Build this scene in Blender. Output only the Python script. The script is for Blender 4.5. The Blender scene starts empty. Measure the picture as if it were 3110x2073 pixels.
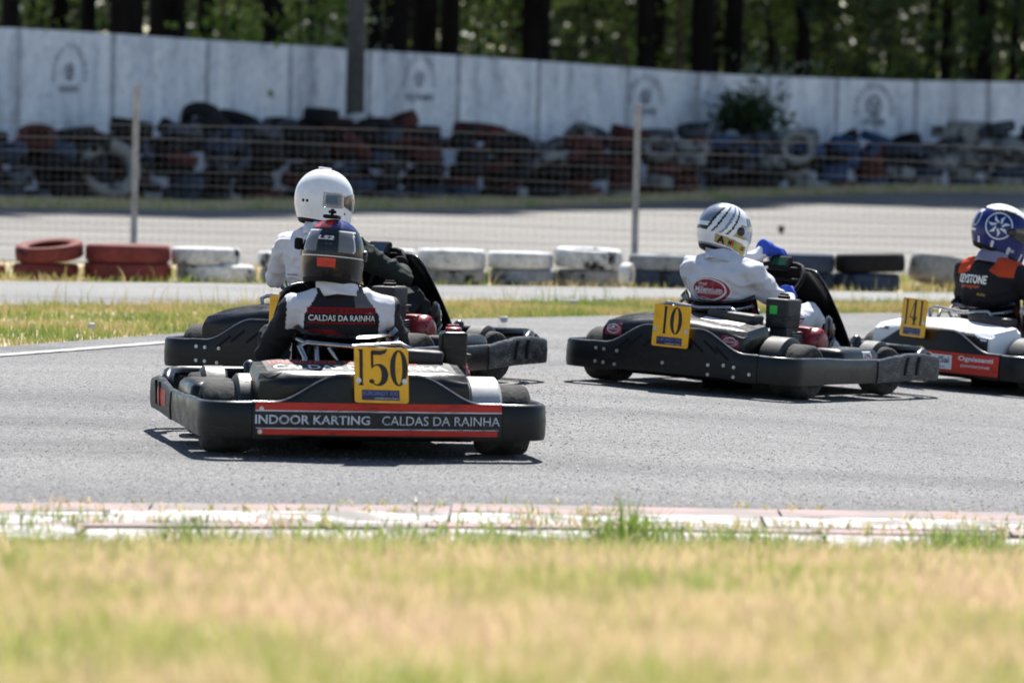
import bpy, bmesh, math, random
import numpy as np
from mathutils import Vector, Matrix, noise
from mathutils.bvhtree import BVHTree

# ------------------------------------------------------------------ camera, sky, sun, exposure
SC = bpy.context.scene
COL = SC.collection
R = math.radians
FPX, CAMH, CX, CY = 14000.0, 1.32, 1555.0, 1036.5
PITCH, ROLL = math.atan(650 / FPX), R(1.3)
cam_d = bpy.data.cameras.new('camera')
cam_d.sensor_width = 36.0
cam_d.lens = 36.0 * FPX / 3110.0
cam_d.clip_start, cam_d.clip_end = 0.5, 2000
cam_d.dof.use_dof = True
cam_d.dof.focus_distance = 21.0
cam_d.dof.aperture_fstop = 3.9
cam = bpy.data.objects.new('camera', cam_d)
COL.objects.link(cam)
cam.matrix_world = (Matrix.Translation((0, 0, CAMH)) @ Matrix.Rotation(R(90) - PITCH, 4, 'X') @ Matrix.Rotation(ROLL, 4, 'Z'))
SC.camera = cam

SUN_EL, SUN_AZ = R(54), R(6)          # azimuth measured from +Y towards +X
world = bpy.data.worlds.new('World')
SC.world = world
world.use_nodes = True
wn = world.node_tree
sky = wn.nodes.new('ShaderNodeTexSky')
sky.sky_type = 'NISHITA'
sky.sun_disc = False
sky.sun_elevation = SUN_EL
sky.sun_rotation = SUN_AZ
sky.altitude = 100
sky.air_density = 1.0
sky.dust_density = 0.4
wn.links.new(sky.outputs[0], wn.nodes['Background'].inputs[0])
wn.nodes['Background'].inputs[1].default_value = 0.075
sd = bpy.data.lights.new('sun', 'SUN')
sd.energy = 5.0
sd.angle = R(0.53)
sd.color = (1.0, 0.965, 0.91)
sun = bpy.data.objects.new('sun', sd)
COL.objects.link(sun)
sdir = Vector((math.cos(SUN_EL) * math.sin(SUN_AZ), math.cos(SUN_EL) * math.cos(SUN_AZ), math.sin(SUN_EL)))
sun.rotation_euler = (-sdir).to_track_quat('-Z', 'Y').to_euler()
sun.location = (0, 30, 30)
vs = SC.view_settings
vs.view_transform = 'Standard'
vs.look = 'None'
vs.exposure = 1.0
vs.gamma = 1.0
vs.use_curve_mapping = False
SC.cycles.max_bounces = 8
SC.cycles.transparent_max_bounces = 12
SC.cycles.use_denoising = True

# ------------------------------------------------------------------ pixel helpers (photo pixels, 3110 x 2073)
def ray(px, py):
    cr, sr = math.cos(ROLL), math.sin(ROLL)
    a, b = px - CX, py - CY
    u, v = a * cr + b * sr, -a * sr + b * cr
    c, s = math.cos(PITCH), math.sin(PITCH)
    return Vector((u / FPX, c - s * v / FPX, -s - c * v / FPX))
def pix(px, py, D):                    # the point at distance D (world Y)
    d = ray(px, py)
    return Vector((0, 0, CAMH)) + d * (D / d.y)
def interp(x, pts):
    return float(np.interp(x, [p[0] for p in pts], [p[1] for p in pts]))

def sm(t):
    t = min(1.0, max(0.0, t))
    return t * t * (3 - 2 * t)
KN = [(-30, 6), (-12, 11), (-8, 12.4), (-4, 13.4), (-1.56, 14.09), (0, 14.43), (1.64, 14.54), (4, 14.4), (8, 13.6), (12, 12), (30, 5)]
def gz(x, y):                          # ground height: banked bend, rising far right
    sp = min(math.log1p(math.exp(min(60, (x - .2) * 4))) / 4, 4)
    z = -.045 * sp * sm((y - 16.2) / 4) * (1 - sm((y - 28) / 6))
    if y < 16:
        z += .62 * math.tanh(max(0, interp(x, KN) - .15 - y) * .137)      # grassy bank the camera looks over
    z += .30 * sm((y - 55) / 40) * sm((x + 2) / 12)
    return z

# ------------------------------------------------------------------ materials
MATS = {}
def _nt(name):
    m = bpy.data.materials.new(name)
    m.use_nodes = True
    return m, m.node_tree, m.node_tree.nodes['Principled BSDF']
def N(nt, kind, **kw):
    n = nt.nodes.new(kind)
    for k, v in kw.items():
        setattr(n, k, v)
    return n
def ramp(nt, src, stops):
    r = N(nt, 'ShaderNodeValToRGB')
    e = r.color_ramp.elements
    while len(e) < len(stops):
        e.new(0.5)
    for i, (p, c) in enumerate(stops):
        e[i].position = p
        e[i].color = (*c, 1) if len(c) == 3 else c
    nt.links.new(src, r.inputs[0])
    return r
def texnoise(nt, scale, detail=4, rough=.55, coord='Object', stretch=None):
    tc = N(nt, 'ShaderNodeTexCoord')
    t = N(nt, 'ShaderNodeTexNoise')
    t.inputs['Scale'].default_value = scale
    t.inputs['Detail'].default_value = detail
    t.inputs['Roughness'].default_value = rough
    if stretch:
        mp = N(nt, 'ShaderNodeMapping')
        mp.inputs['Scale'].default_value = stretch
        nt.links.new(tc.outputs[coord], mp.inputs[0])
        nt.links.new(mp.outputs[0], t.inputs['Vector'])
    else:
        nt.links.new(tc.outputs[coord], t.inputs['Vector'])
    return t
def mat(name, col, rough=.5, metal=0, var=.25, scale=30, bump=0, bscale=None, coat=0, col2=None, lo=.35, hi=.65,
        stretch=None, spec=.5, trans=0, coord='Object'):
    """plain surface: two close tones mixed by noise, optional fine relief"""
    m, nt, b = _nt(name)
    t = texnoise(nt, scale, 5, .6, coord, stretch)
    c1 = tuple(col)
    c2 = tuple(col2) if col2 else tuple(min(1, v * (1 + var)) for v in col)
    if not col2:
        c1 = tuple(v * (1 - var) for v in col)
    r = ramp(nt, t.outputs[0], [(lo, c1), (hi, c2)])
    nt.links.new(r.outputs[0], b.inputs['Base Color'])
    rr = N(nt, 'ShaderNodeMapRange')
    rr.inputs[3].default_value = max(.02, rough - .1)
    rr.inputs[4].default_value = min(1, rough + .1)
    nt.links.new(t.outputs[0], rr.inputs[0])
    nt.links.new(rr.outputs[0], b.inputs['Roughness'])
    b.inputs['Metallic'].default_value = metal
    b.inputs['Specular IOR Level'].default_value = spec
    if coat:
        b.inputs['Coat Weight'].default_value = coat
        b.inputs['Coat Roughness'].default_value = .06
    if trans:
        b.inputs['Transmission Weight'].default_value = trans
    if bump:
        t2 = texnoise(nt, bscale or scale * 3, 4, .6, coord, stretch)
        bp = N(nt, 'ShaderNodeBump')
        bp.inputs['Strength'].default_value = bump
        bp.inputs['Distance'].default_value = .01
        nt.links.new(t2.outputs[0], bp.inputs['Height'])
        nt.links.new(bp.outputs[0], b.inputs['Normal'])
    MATS[name] = m
    return m

def asphalt(name, base, dark, lite, patch=.35):
    m, nt, b = _nt(name)
    fine = texnoise(nt, 95, 3, .7)
    mid = texnoise(nt, 22, 5, .65)
    big = texnoise(nt, patch, 5, .6, stretch=(1, .45, 1))
    r1 = ramp(nt, fine.outputs[0], [(.30, dark), (.5, base), (.70, lite)])
    r2 = ramp(nt, big.outputs[0], [(.32, (.80, .80, .81)), (.68, (1.16, 1.15, 1.13))])
    r3 = ramp(nt, mid.outputs[0], [(.35, (.80, .80, .80)), (.65, (1.16, 1.16, 1.16))])
    mx = N(nt, 'ShaderNodeMix', data_type='RGBA', blend_type='MULTIPLY')
    mx.inputs[0].default_value = 1
    nt.links.new(r1.outputs[0], mx.inputs[6]); nt.links.new(r2.outputs[0], mx.inputs[7])
    mx2 = N(nt, 'ShaderNodeMix', data_type='RGBA', blend_type='MULTIPLY')
    mx2.inputs[0].default_value = 1
    nt.links.new(mx.outputs[2], mx2.inputs[6]); nt.links.new(r3.outputs[0], mx2.inputs[7])
    lane = texnoise(nt, 1.0, 4, .55, stretch=(.10, .9, 1))          # rubber laid down along the line of travel
    r4 = ramp(nt, lane.outputs[0], [(.36, (.70, .70, .71)), (.56, (1.06, 1.06, 1.05))])
    spk = texnoise(nt, 240, 2, .5)
    r5 = ramp(nt, spk.outputs[0], [(.34, (.62, .62, .63)), (.5, (1, 1, 1)), (.68, (1.5, 1.49, 1.47))])
    src = mx2.outputs[2]
    for r_ in (r4, r5):
        mxx = N(nt, 'ShaderNodeMix', data_type='RGBA', blend_type='MULTIPLY'); mxx.inputs[0].default_value = 1
        nt.links.new(src, mxx.inputs[6]); nt.links.new(r_.outputs[0], mxx.inputs[7]); src = mxx.outputs[2]
    nt.links.new(src, b.inputs['Base Color'])
    b.inputs['Roughness'].default_value = .78
    b.inputs['Specular IOR Level'].default_value = .35
    ad = N(nt, 'ShaderNodeMath', operation='ADD')
    nt.links.new(fine.outputs[0], ad.inputs[0]); nt.links.new(mid.outputs[0], ad.inputs[1])
    bp = N(nt, 'ShaderNodeBump')
    bp.inputs['Strength'].default_value = .9
    bp.inputs['Distance'].default_value = .012
    nt.links.new(ad.outputs[0], bp.inputs['Height'])
    nt.links.new(bp.outputs[0], b.inputs['Normal'])
    MATS[name] = m
    return m

def foliage(name, cols, trans=.35, pscale=.8, rough=.55):
    """leaf / blade material: colour from a random value per leaf and from a patch noise"""
    m, nt, b = _nt(name)
    g = N(nt, 'ShaderNodeNewGeometry')
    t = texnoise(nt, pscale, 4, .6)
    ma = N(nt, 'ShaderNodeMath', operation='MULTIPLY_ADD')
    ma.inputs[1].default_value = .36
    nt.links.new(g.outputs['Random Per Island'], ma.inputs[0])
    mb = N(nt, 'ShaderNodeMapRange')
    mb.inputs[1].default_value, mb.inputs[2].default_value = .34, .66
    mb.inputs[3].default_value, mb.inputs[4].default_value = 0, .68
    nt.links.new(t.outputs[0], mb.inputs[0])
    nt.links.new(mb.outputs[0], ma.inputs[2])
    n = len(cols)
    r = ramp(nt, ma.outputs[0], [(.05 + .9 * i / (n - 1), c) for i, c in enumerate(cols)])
    nt.links.new(r.outputs[0], b.inputs['Base Color'])
    b.inputs['Roughness'].default_value = rough
    tr = N(nt, 'ShaderNodeBsdfTranslucent')
    nt.links.new(r.outputs[0], tr.inputs[0])
    ms = N(nt, 'ShaderNodeMixShader')
    ms.inputs[0].default_value = trans
    nt.links.new(b.outputs[0], ms.inputs[1]); nt.links.new(tr.outputs[0], ms.inputs[2])
    nt.links.new(ms.outputs[0], nt.nodes['Material Output'].inputs[0])
    MATS[name] = m
    return m

asphalt('track_asphalt', (.155, .153, .155), (.05, .05, .053), (.33, .33, .325))
asphalt('lot_asphalt', (.185, .176, .164), (.135, .13, .122), (.235, .226, .208), .12)
asphalt('strip_concrete', (.21, .208, .204), (.155, .155, .155), (.26, .26, .252), .3)
mat('soil', (.42, .32, .22), .95, col2=(.58, .47, .34), scale=1.6, bump=.6, bscale=40)
mat('far_soil', (.10, .075, .035), .95, col2=(.24, .18, .085), scale=.5, bump=.6, bscale=8)
mat('line_paint', (.20, .20, .20), .8, col2=(.58, .58, .57), scale=9, lo=.36, hi=.62, bump=.2)
mat('kerb_white', (.17, .155, .14), .85, col2=(.52, .49, .475), scale=4.5, lo=.42, hi=.58, stretch=(1, 2.2, 1), bump=.3, bscale=40)
mat('kerb_red', (.19, .17, .16), .85, col2=(.36, .23, .215), scale=3.5, lo=.40, hi=.60, stretch=(1, 2, 1), bump=.3, bscale=40)
foliage('dry_grass', [(.60, .45, .30), (.72, .56, .38), (.56, .46, .24), (.38, .41, .12), (.19, .31, .045)], .4, 1.7)
foliage('verge_grass', [(.46, .34, .17), (.50, .40, .19), (.34, .33, .10), (.18, .26, .045), (.12, .22, .035)], .3, .7)
foliage('weeds', [(.15, .23, .045), (.24, .33, .07), (.36, .42, .13)], .4, 3)
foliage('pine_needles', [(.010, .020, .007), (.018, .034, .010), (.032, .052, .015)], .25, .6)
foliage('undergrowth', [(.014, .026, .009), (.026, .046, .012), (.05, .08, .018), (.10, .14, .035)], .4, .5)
foliage('sapling_leaf', [(.035, .07, .010), (.10, .17, .020), (.24, .33, .045), (.45, .46, .15)], .5, .9)
foliage('pale_leaf', [(.12, .17, .08), (.25, .30, .17), (.42, .44, .32)], .4, 2)
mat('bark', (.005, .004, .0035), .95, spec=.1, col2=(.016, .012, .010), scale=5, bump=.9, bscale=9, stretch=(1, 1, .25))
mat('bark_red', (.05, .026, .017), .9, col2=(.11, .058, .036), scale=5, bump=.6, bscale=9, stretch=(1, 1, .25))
mat('pole_concrete', (.06, .058, .056), .85, col2=(.11, .107, .10), scale=3, bump=.3, bscale=40)
mat('post_steel', (.26, .255, .25), .7, col2=(.40, .39, .38), scale=9, bump=.2)
mat('wire', (.15, .14, .13), .6, metal=.2, col2=(.26, .24, .22), scale=3)
# stained whitewashed wall; patches of sunlight are painted in as pale streaks
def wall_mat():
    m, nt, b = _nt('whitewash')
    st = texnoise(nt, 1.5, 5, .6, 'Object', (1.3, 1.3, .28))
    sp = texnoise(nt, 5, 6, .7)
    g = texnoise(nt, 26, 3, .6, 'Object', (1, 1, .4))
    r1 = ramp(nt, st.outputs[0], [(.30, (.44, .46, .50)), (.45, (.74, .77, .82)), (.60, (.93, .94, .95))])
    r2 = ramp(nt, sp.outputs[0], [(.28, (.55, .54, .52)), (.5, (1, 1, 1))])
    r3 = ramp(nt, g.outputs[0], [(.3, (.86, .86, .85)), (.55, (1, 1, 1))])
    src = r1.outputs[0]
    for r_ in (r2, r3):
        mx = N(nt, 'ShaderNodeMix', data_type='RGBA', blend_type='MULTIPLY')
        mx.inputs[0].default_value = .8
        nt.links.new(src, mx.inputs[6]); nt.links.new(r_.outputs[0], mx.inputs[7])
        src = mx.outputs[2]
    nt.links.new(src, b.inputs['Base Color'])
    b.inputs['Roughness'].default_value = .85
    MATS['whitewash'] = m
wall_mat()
mat('wall_joint', (.34, .35, .37), .9, col2=(.55, .56, .58), scale=4)
mat('wall_paint', (.012, .015, .035), .8, col2=(.09, .10, .14), scale=6, lo=.3, hi=.7)
# painted tyres
def tyre_mat(name, paint, cover):
    m, nt, b = _nt(name)
    t = texnoise(nt, 4.5, 6, .68, 'Object')
    f = texnoise(nt, 22, 4, .6, 'Object')
    oi = N(nt, 'ShaderNodeObjectInfo')
    mp = [n for n in nt.nodes if n.type == 'TEX_NOISE'][0]
    ad = N(nt, 'ShaderNodeVectorMath', operation='ADD')
    tc = N(nt, 'ShaderNodeTexCoord')
    mu = N(nt, 'ShaderNodeMath', operation='MULTIPLY'); mu.inputs[1].default_value = 40
    nt.links.new(oi.outputs['Random'], mu.inputs[0])
    nt.links.new(tc.outputs['Object'], ad.inputs[0]); nt.links.new(mu.outputs[0], ad.inputs[1])
    nt.links.new(ad.outputs[0], mp.inputs['Vector'])
    dk = tuple(v * .75 for v in paint)
    r = ramp(nt, t.outputs[0], [(cover - .03, (.010, .010, .0105)), (cover + .03, dk), (cover + .2, paint)])
    r2 = ramp(nt, f.outputs[0], [(.3, (.72, .72, .72)), (.6, (1.05, 1.05, 1.05))])
    mx = N(nt, 'ShaderNodeMix', data_type='RGBA', blend_type='MULTIPLY'); mx.inputs[0].default_value = 1
    nt.links.new(r.outputs[0], mx.inputs[6]); nt.links.new(r2.outputs[0], mx.inputs[7])
    nt.links.new(mx.outputs[2], b.inputs['Base Color'])
    b.inputs['Roughness'].default_value = .75
    b.inputs['Specular IOR Level'].default_value = .25
    MATS[name] = m
tyre_mat('tyre_red', (.19, .040, .034), .33)
tyre_mat('tyre_white', (.68, .68, .66), .40)
tyre_mat('tyre_grey', (.28, .30, .32), .44)
tyre_mat('tyre_blue', (.045, .065, .105), .40)
tyre_mat('tyre_black', (.014, .014, .015), .45)
tyre_mat('tyre_maroon', (.10, .030, .026), .38)
tyre_mat('tyre_navy', (.045, .085, .18), .38)
tyre_mat('tyre_tan', (.34, .33, .30), .40)
# kart surfaces
def plastic(name, col, scuff, amount, rough=.42):
    m, nt, b = _nt(name)
    t = texnoise(nt, 7, 7, .72, 'Object', (1, 1, 3.0))
    f = texnoise(nt, 60, 4, .65, 'Object', (.4, .4, 4))
    ad = N(nt, 'ShaderNodeMath', operation='MULTIPLY')
    nt.links.new(t.outputs[0], ad.inputs[0]); nt.links.new(f.outputs[0], ad.inputs[1])
    r = ramp(nt, ad.outputs[0], [(.25 + amount, col), (.42 + amount, scuff)])
    nt.links.new(r.outputs[0], b.inputs['Base Color'])
    r2 = ramp(nt, t.outputs[0], [(.3, (rough - .08,) * 3), (.7, (rough + .18,) * 3)])
    nt.links.new(r2.outputs[0], b.inputs['Roughness'])
    bp = N(nt, 'ShaderNodeBump'); bp.inputs['Strength'].default_value = .12; bp.inputs['Distance'].default_value = .004
    nt.links.new(f.outputs[0], bp.inputs['Height']); nt.links.new(bp.outputs[0], b.inputs['Normal'])
    b.inputs['Specular IOR Level'].default_value = .36
    MATS[name] = m
plastic('bumper_plastic', (.0045, .0045, .005), (.032, .032, .034), .035, .34)
plastic('bumper_scuffed', (.018, .018, .0185), (.20, .197, .19), -.02, .5)
plastic('cowl_black', (.006, .0065, .008), (.03, .031, .034), .09, .25)
plastic('cowl_white', (.78, .78, .78), (.55, .55, .54), .04, .3)
plastic('fender_grey', (.024, .024, .025), (.10, .098, .095), .03, .5)
plastic('fender_pale', (.42, .42, .42), (.62, .61, .60), .0, .45)
mat('bumper_edge', (.045, .045, .047), .3, col2=(.13, .13, .135), scale=25)  # pale tone paints the sun's glint along the bumper lip
mat('gloss_black', (.004, .004, .005), .2, var=.2, coat=.15, spec=.3)
mat('matt_black', (.006, .006, .007), .7, var=.3, spec=.2)
mat('rubber', (.016, .016, .016), .75, col2=(.045, .043, .04), scale=18, bump=.3)
mat('rubber_worn', (.022, .0215, .0205), .85, spec=.2, col2=(.080, .078, .073), scale=14, bump=.5)
mat('frame_steel', (.35, .35, .36), .28, metal=1, var=.2)
mat('dark_steel', (.05, .05, .053), .35, metal=.9, var=.3)
mat('bolt_steel', (.55, .55, .54), .35, metal=.7, var=.2)
mat('engine_red', (.24, .010, .016), .35, coat=.15, var=.2)
mat('engine_alloy', (.30, .30, .31), .42, metal=.8, var=.3)
mat('plate_yellow', (.74, .32, .006), .42, col2=(.98, .48, .006), scale=11, lo=.28, hi=.5)
mat('plate_ink', (.012, .009, .008), .5, var=.2)
mat('strip_blue', (.012, .016, .06), .4, var=.2)
mat('strip_text', (.16, .16, .42), .5, var=.1)
mat('sticker_red', (.52, .028, .015), .4, col2=(.62, .045, .024), scale=16)
plastic('sticker_scuffed_red', (.60, .034, .016), (.08, .03, .025), .02, .45)
plastic('sticker_scuffed_black', (.014, .014, .015), (.09, .09, .095), .03, .4)
mat('sticker_white', (.72, .73, .75), .4, var=.05)
plastic('sticker_worn_white', (.66, .68, .72), (.10, .10, .11), -.015, .45)
mat('sticker_wine', (.27, .012, .040), .4, var=.1)
mat('sticker_green', (.02, .52, .06), .4, var=.05)
mat('sticker_grey', (.42, .42, .44), .5, var=.1)
mat('sticker_tan', (.52, .36, .10), .4, var=.1)
mat('sticker_orange', (.62, .10, .02), .45, var=.1)
mat('screen', (.020, .032, .07), .12, var=.2, coat=.6)
mat('screen_green', (.012, .06, .03), .15, var=.2)
mat('clear_case', (.60, .63, .66), .12, trans=.75, var=.05)
# clothes
def cloth(name, col, bump=.35, rough=.85):
    mat(name, col, rough, var=.06, scale=9, bump=bump, bscale=14, spec=.25)
cloth('suit_white', (.62, .62, .66)); cloth('suit_black', (.014, .014, .017)); cloth('suit_grey', (.10, .10, .105))
cloth('suit_red', (.20, .006, .008)); cloth('suit_orange', (.48, .055, .016)); cloth('sleeve_dark', (.012, .020, .017))
cloth('glove_black', (.016, .012, .013)); cloth('glove_blue', (.030, .075, .42)); cloth('knit_white', (.66, .65, .66), .5)
cloth('collar_grey', (.28, .25, .33)); cloth('pants_white', (.60, .61, .65)); cloth('pants_black', (.012, .012, .014))
cloth('patch_red', (.26, .008, .010), .5)
mat('shoe_black', (.014, .014, .016), .4, var=.3); mat('skin', (.50, .30, .21), .55, var=.08)
# helmets
for nm, c in dict(white=(.80, .80, .80), black=(.010, .010, .011), carbon=(.014, .014, .016), red=(.56, .030, .014),
                  silver=(.15, .152, .16), gold=(.42, .31, .10), blue=(.006, .015, .12), steel=(.17, .20, .26),
                  pale=(.62, .65, .70)).items():
    mat('helmet_' + nm, c, .25, var=.04, coat=.1 if nm in ('black', 'carbon', 'silver') else (.25 if nm == 'blue' else .6), spec=.3)
mat('visor_dark', (.012, .013, .012), .08, var=.1, coat=.8)
mat('visor_clear', (.36, .42, .50), .10, var=.2, coat=.8)

# ------------------------------------------------------------------ mesh helpers
def link(o, parent=None):
    COL.objects.link(o)
    if parent is not None:
        o.parent = parent
    return o
def mk(name, verts, faces, mats, parent=None, smooth=False, fmat=None):
    me = bpy.data.meshes.new(name)
    me.from_pydata([tuple(v) for v in verts], [], faces)
    for m_ in (mats if isinstance(mats, (list, tuple)) else [mats]):
        me.materials.append(MATS[m_])
    if fmat:
        me.polygons.foreach_set('material_index', fmat)
    if smooth:
        me.polygons.foreach_set('use_smooth', [True] * len(me.polygons))
    me.update()
    return link(bpy.data.objects.new(name, me), parent)
def empty(name, loc=(0, 0, 0), rz=0):
    o = bpy.data.objects.new(name, None)
    o.empty_display_size = .1
    COL.objects.link(o)
    o.location = loc
    o.rotation_euler = (0, 0, rz)
    return o
def tag(o, label, cat, group=None):
    o['label'] = label
    o['category'] = cat
    if group:
        o['group'] = group
    return o
def struct(o, kind='structure'):
    o['kind'] = kind
    return o
class MB:
    def __init__(s):
        s.v, s.f, s.m = [], [], []
    def add(s, v, f, mi=0):
        b = len(s.v)
        s.v += [Vector(p) for p in v]
        s.f += [tuple(i + b for i in q) for q in f]
        s.m += [mi] * len(f)
        return s
    def rings(s, rs, closed=True, cap=True, mi=0):
        n = len(rs[0]); v = [p for r in rs for p in r]; f = []
        for i in range(len(rs) - 1):
            for j in range(n if closed else n - 1):
                k = (j + 1) % n
                f.append((i * n + j, i * n + k, (i + 1) * n + k, (i + 1) * n + j))
        if cap and closed:
            f.append(tuple(range(n - 1, -1, -1)))
            f.append(tuple(range((len(rs) - 1) * n, len(rs) * n)))
        return s.add(v, f, mi)
    def tube(s, pts, r, seg=8, mi=0, closed=False):
        pts = [Vector(p) for p in pts]; rs = []; n = len(pts); up = None
        for i, p in enumerate(pts):
            a = pts[(i - 1) % n] if closed or i > 0 else p
            b = pts[(i + 1) % n] if closed or i < n - 1 else p
            t = (b - a).normalized()
            if up is None:
                up = t.orthogonal().normalized()
            up = (up - t * up.dot(t)).normalized()
            w = t.cross(up)
            rad = r[i] if isinstance(r, (list, tuple)) else r
            rs.append([p + (up * math.cos(q) + w * math.sin(q)) * rad for q in [2 * math.pi * k / seg for k in range(seg)]])
        if closed:
            rs.append(rs[0])
            return s.rings(rs, True, False, mi)
        return s.rings(rs, True, True, mi)
    def lathe(s, prof, M=None, seg=24, mi=0, cap=True):
        """prof: (radius, axial) pairs, axis = local X of M"""
        rs = []
        for r_, a in prof:
            ring = [Vector((a, r_ * math.cos(q), r_ * math.sin(q))) for q in [2 * math.pi * k / seg for k in range(seg)]]
            rs.append([M @ p for p in ring] if M else ring)
        return s.rings(rs, True, cap, mi)
    def rbox(s, c, sz, bev=.01, M=None, mi=0, taper=0, seg=2):
        bm = bmesh.new()
        bmesh.ops.create_cube(bm, size=1)
        for v in bm.verts:
            k = 1 - taper * (.5 - v.co.z)
            v.co = Vector((v.co.x * sz[0] * k, v.co.y * sz[1] * k, v.co.z * sz[2]))
        if bev:
            bmesh.ops.bevel(bm, geom=list(bm.edges), offset=bev, segments=seg, affect='EDGES', profile=.6)
        bm.verts.index_update()
        c = Vector(c)
        s.add([(M @ v.co if M else v.co) + c for v in bm.verts], [[v.index for v in f.verts] for f in bm.faces], mi)
        bm.free()
        return s
    def build(s, name, mats, parent=None, smooth=False):
        return mk(name, s.v, s.f, mats, parent, smooth, s.m if isinstance(mats, (list, tuple)) else None)
def autosmooth(o, ang=40):
    me = o.data
    me.polygons.foreach_set('use_smooth', [True] * len(me.polygons))
    bm = bmesh.new(); bm.from_mesh(me)
    lim = R(ang)
    for e in bm.edges:
        if len(e.link_faces) == 2:
            e.smooth = e.calc_face_angle(0) < lim
    bm.to_mesh(me); bm.free()
    return o

# ------------------------------------------------------------------ flat shapes and lettering
TEXTS = {}
def prepare_texts(lst):
    objs = []
    for key, body, off in lst:
        cu = bpy.data.curves.new('text', 'FONT')
        cu.body = body; cu.offset = off; cu.resolution_u = 3; cu.fill_mode = 'FRONT'
        o = bpy.data.objects.new('text', cu); COL.objects.link(o); objs.append((key, o, cu))
    dg = bpy.context.evaluated_depsgraph_get()
    for key, o, cu in objs:
        me = bpy.data.meshes.new_from_object(o.evaluated_get(dg))
        v = np.array([p.co[:2] for p in me.vertices]); f = [tuple(p.vertices) for p in me.polygons]
        lo, hi = v.min(0), v.max(0)
        v = (v - (lo + hi) / 2) / (hi - lo)            # unit square, centred
        TEXTS[key] = ([tuple(p) for p in v], f)
        bpy.data.meshes.remove(me)
    for key, o, cu in objs:
        bpy.data.objects.remove(o); bpy.data.curves.remove(cu)
prepare_texts([
    ('indoor', 'INDOOR KARTING', .018), ('caldas', 'CALDAS DA RAINHA', .0), ('caldas_b', 'CALDAS DA RAINHA', .012),
    ('euro', 'EUROINDY XXI', .01), ('veloc', 'velocidade para o futuro', .0), ('mill', 'Millennium', .012), ('hotel', 'Hotel', .0),
    ('mm', 'M', .012), ('key', 'KEYSTONE', .03), ('sporting', 'Sporting Kart', .008), ('unipol', 'UnipolSai', .02), ('assi', 'ASSICURAZIONI', .0),
    ('ogn', 'Ognissanti', .025), ('ogn2', 'DIVISIONE', .01), ('ls2', 'LS2', .03), ('option', 'OPTION', .0), ('A', 'A', .05), ('M2', 'M', .05), ('G', 'GO', .03),
    ('hammer', 'HAMMER', .0), ('arai', 'ARAI', .03), ('arc1', 'E  S  C  O  L  A     E     V  I  V  E  I  R  O  S', .025), ('arc2', 'E  S  C  O  L  A     D  E     C  O  N  D  U  C  A  O', .025),
    ('w1', 'E U R O I N D Y', .025), ('w2', 'V A L E  D R A M O S', .025), ('w3', 'K A R T O D R O M O', .025), ('enea', 'eco', .01), ('tyr', 'Pneumatici', .0), ('race', 'Rally', .01)])
def T(key, w, h, cx=0, cy=0, slant=0):
    v, f = TEXTS[key]
    return [(x * w + cx + y * h * slant, y * h + cy) for x, y in v], f
def rect(w, h, cx=0, cy=0, r=0, nx=1, ny=1):
    if r:
        pts = []
        for sx, sy, a0 in ((1, 1, 0), (-1, 1, 90), (-1, -1, 180), (1, -1, 270)):
            for k in range(5):
                a = R(a0 + 22.5 * k)
                pts.append((cx + sx * (w / 2 - r) + r * math.cos(a), cy + sy * (h / 2 - r) + r * math.sin(a)))
        return pts, [tuple(range(len(pts)))]
    v, f = [], []
    for j in range(ny + 1):
        for i in range(nx + 1):
            v.append((cx + w * (i / nx - .5), cy + h * (j / ny - .5)))
    for j in range(ny):
        for i in range(nx):
            a = j * (nx + 1) + i
            f.append((a, a + 1, a + nx + 2, a + nx + 1))
    return v, f
def disc(a, b, cx=0, cy=0, n=36):
    return [(cx + a * math.cos(2 * math.pi * k / n), cy + b * math.sin(2 * math.pi * k / n)) for k in range(n)], [tuple(range(n))]
def ring2(a, b, ai, bi, cx=0, cy=0, ox=0, oy=0, n=40, a0=0, a1=360):
    v, f = [], []
    full = abs(a1 - a0) >= 360
    m = n if full else n + 1
    for k in range(m):
        q = R(a0 + (a1 - a0) * k / n)
        v += [(cx + a * math.cos(q), cy + b * math.sin(q)), (cx + ox + ai * math.cos(q), cy + oy + bi * math.sin(q))]
    for k in range(n):
        i, j = 2 * k, 2 * ((k + 1) % m)
        f.append((i, j, j + 1, i + 1))
    return v, f
def stroke(pts, ws):
    """ribbon along a polyline with a width per point"""
    v, f = [], []
    P = [Vector(p) for p in pts]
    for i, p in enumerate(P):
        t = (P[min(i + 1, len(P) - 1)] - P[max(i - 1, 0)]).normalized()
        n = Vector((-t.y, t.x)) * (ws[i] if isinstance(ws, (list, tuple)) else ws) / 2
        v += [tuple(p + n), tuple(p - n)]
    f = [(2 * i, 2 * i + 1, 2 * i + 3, 2 * i + 2) for i in range(len(P) - 1)]
    return v, f
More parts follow.
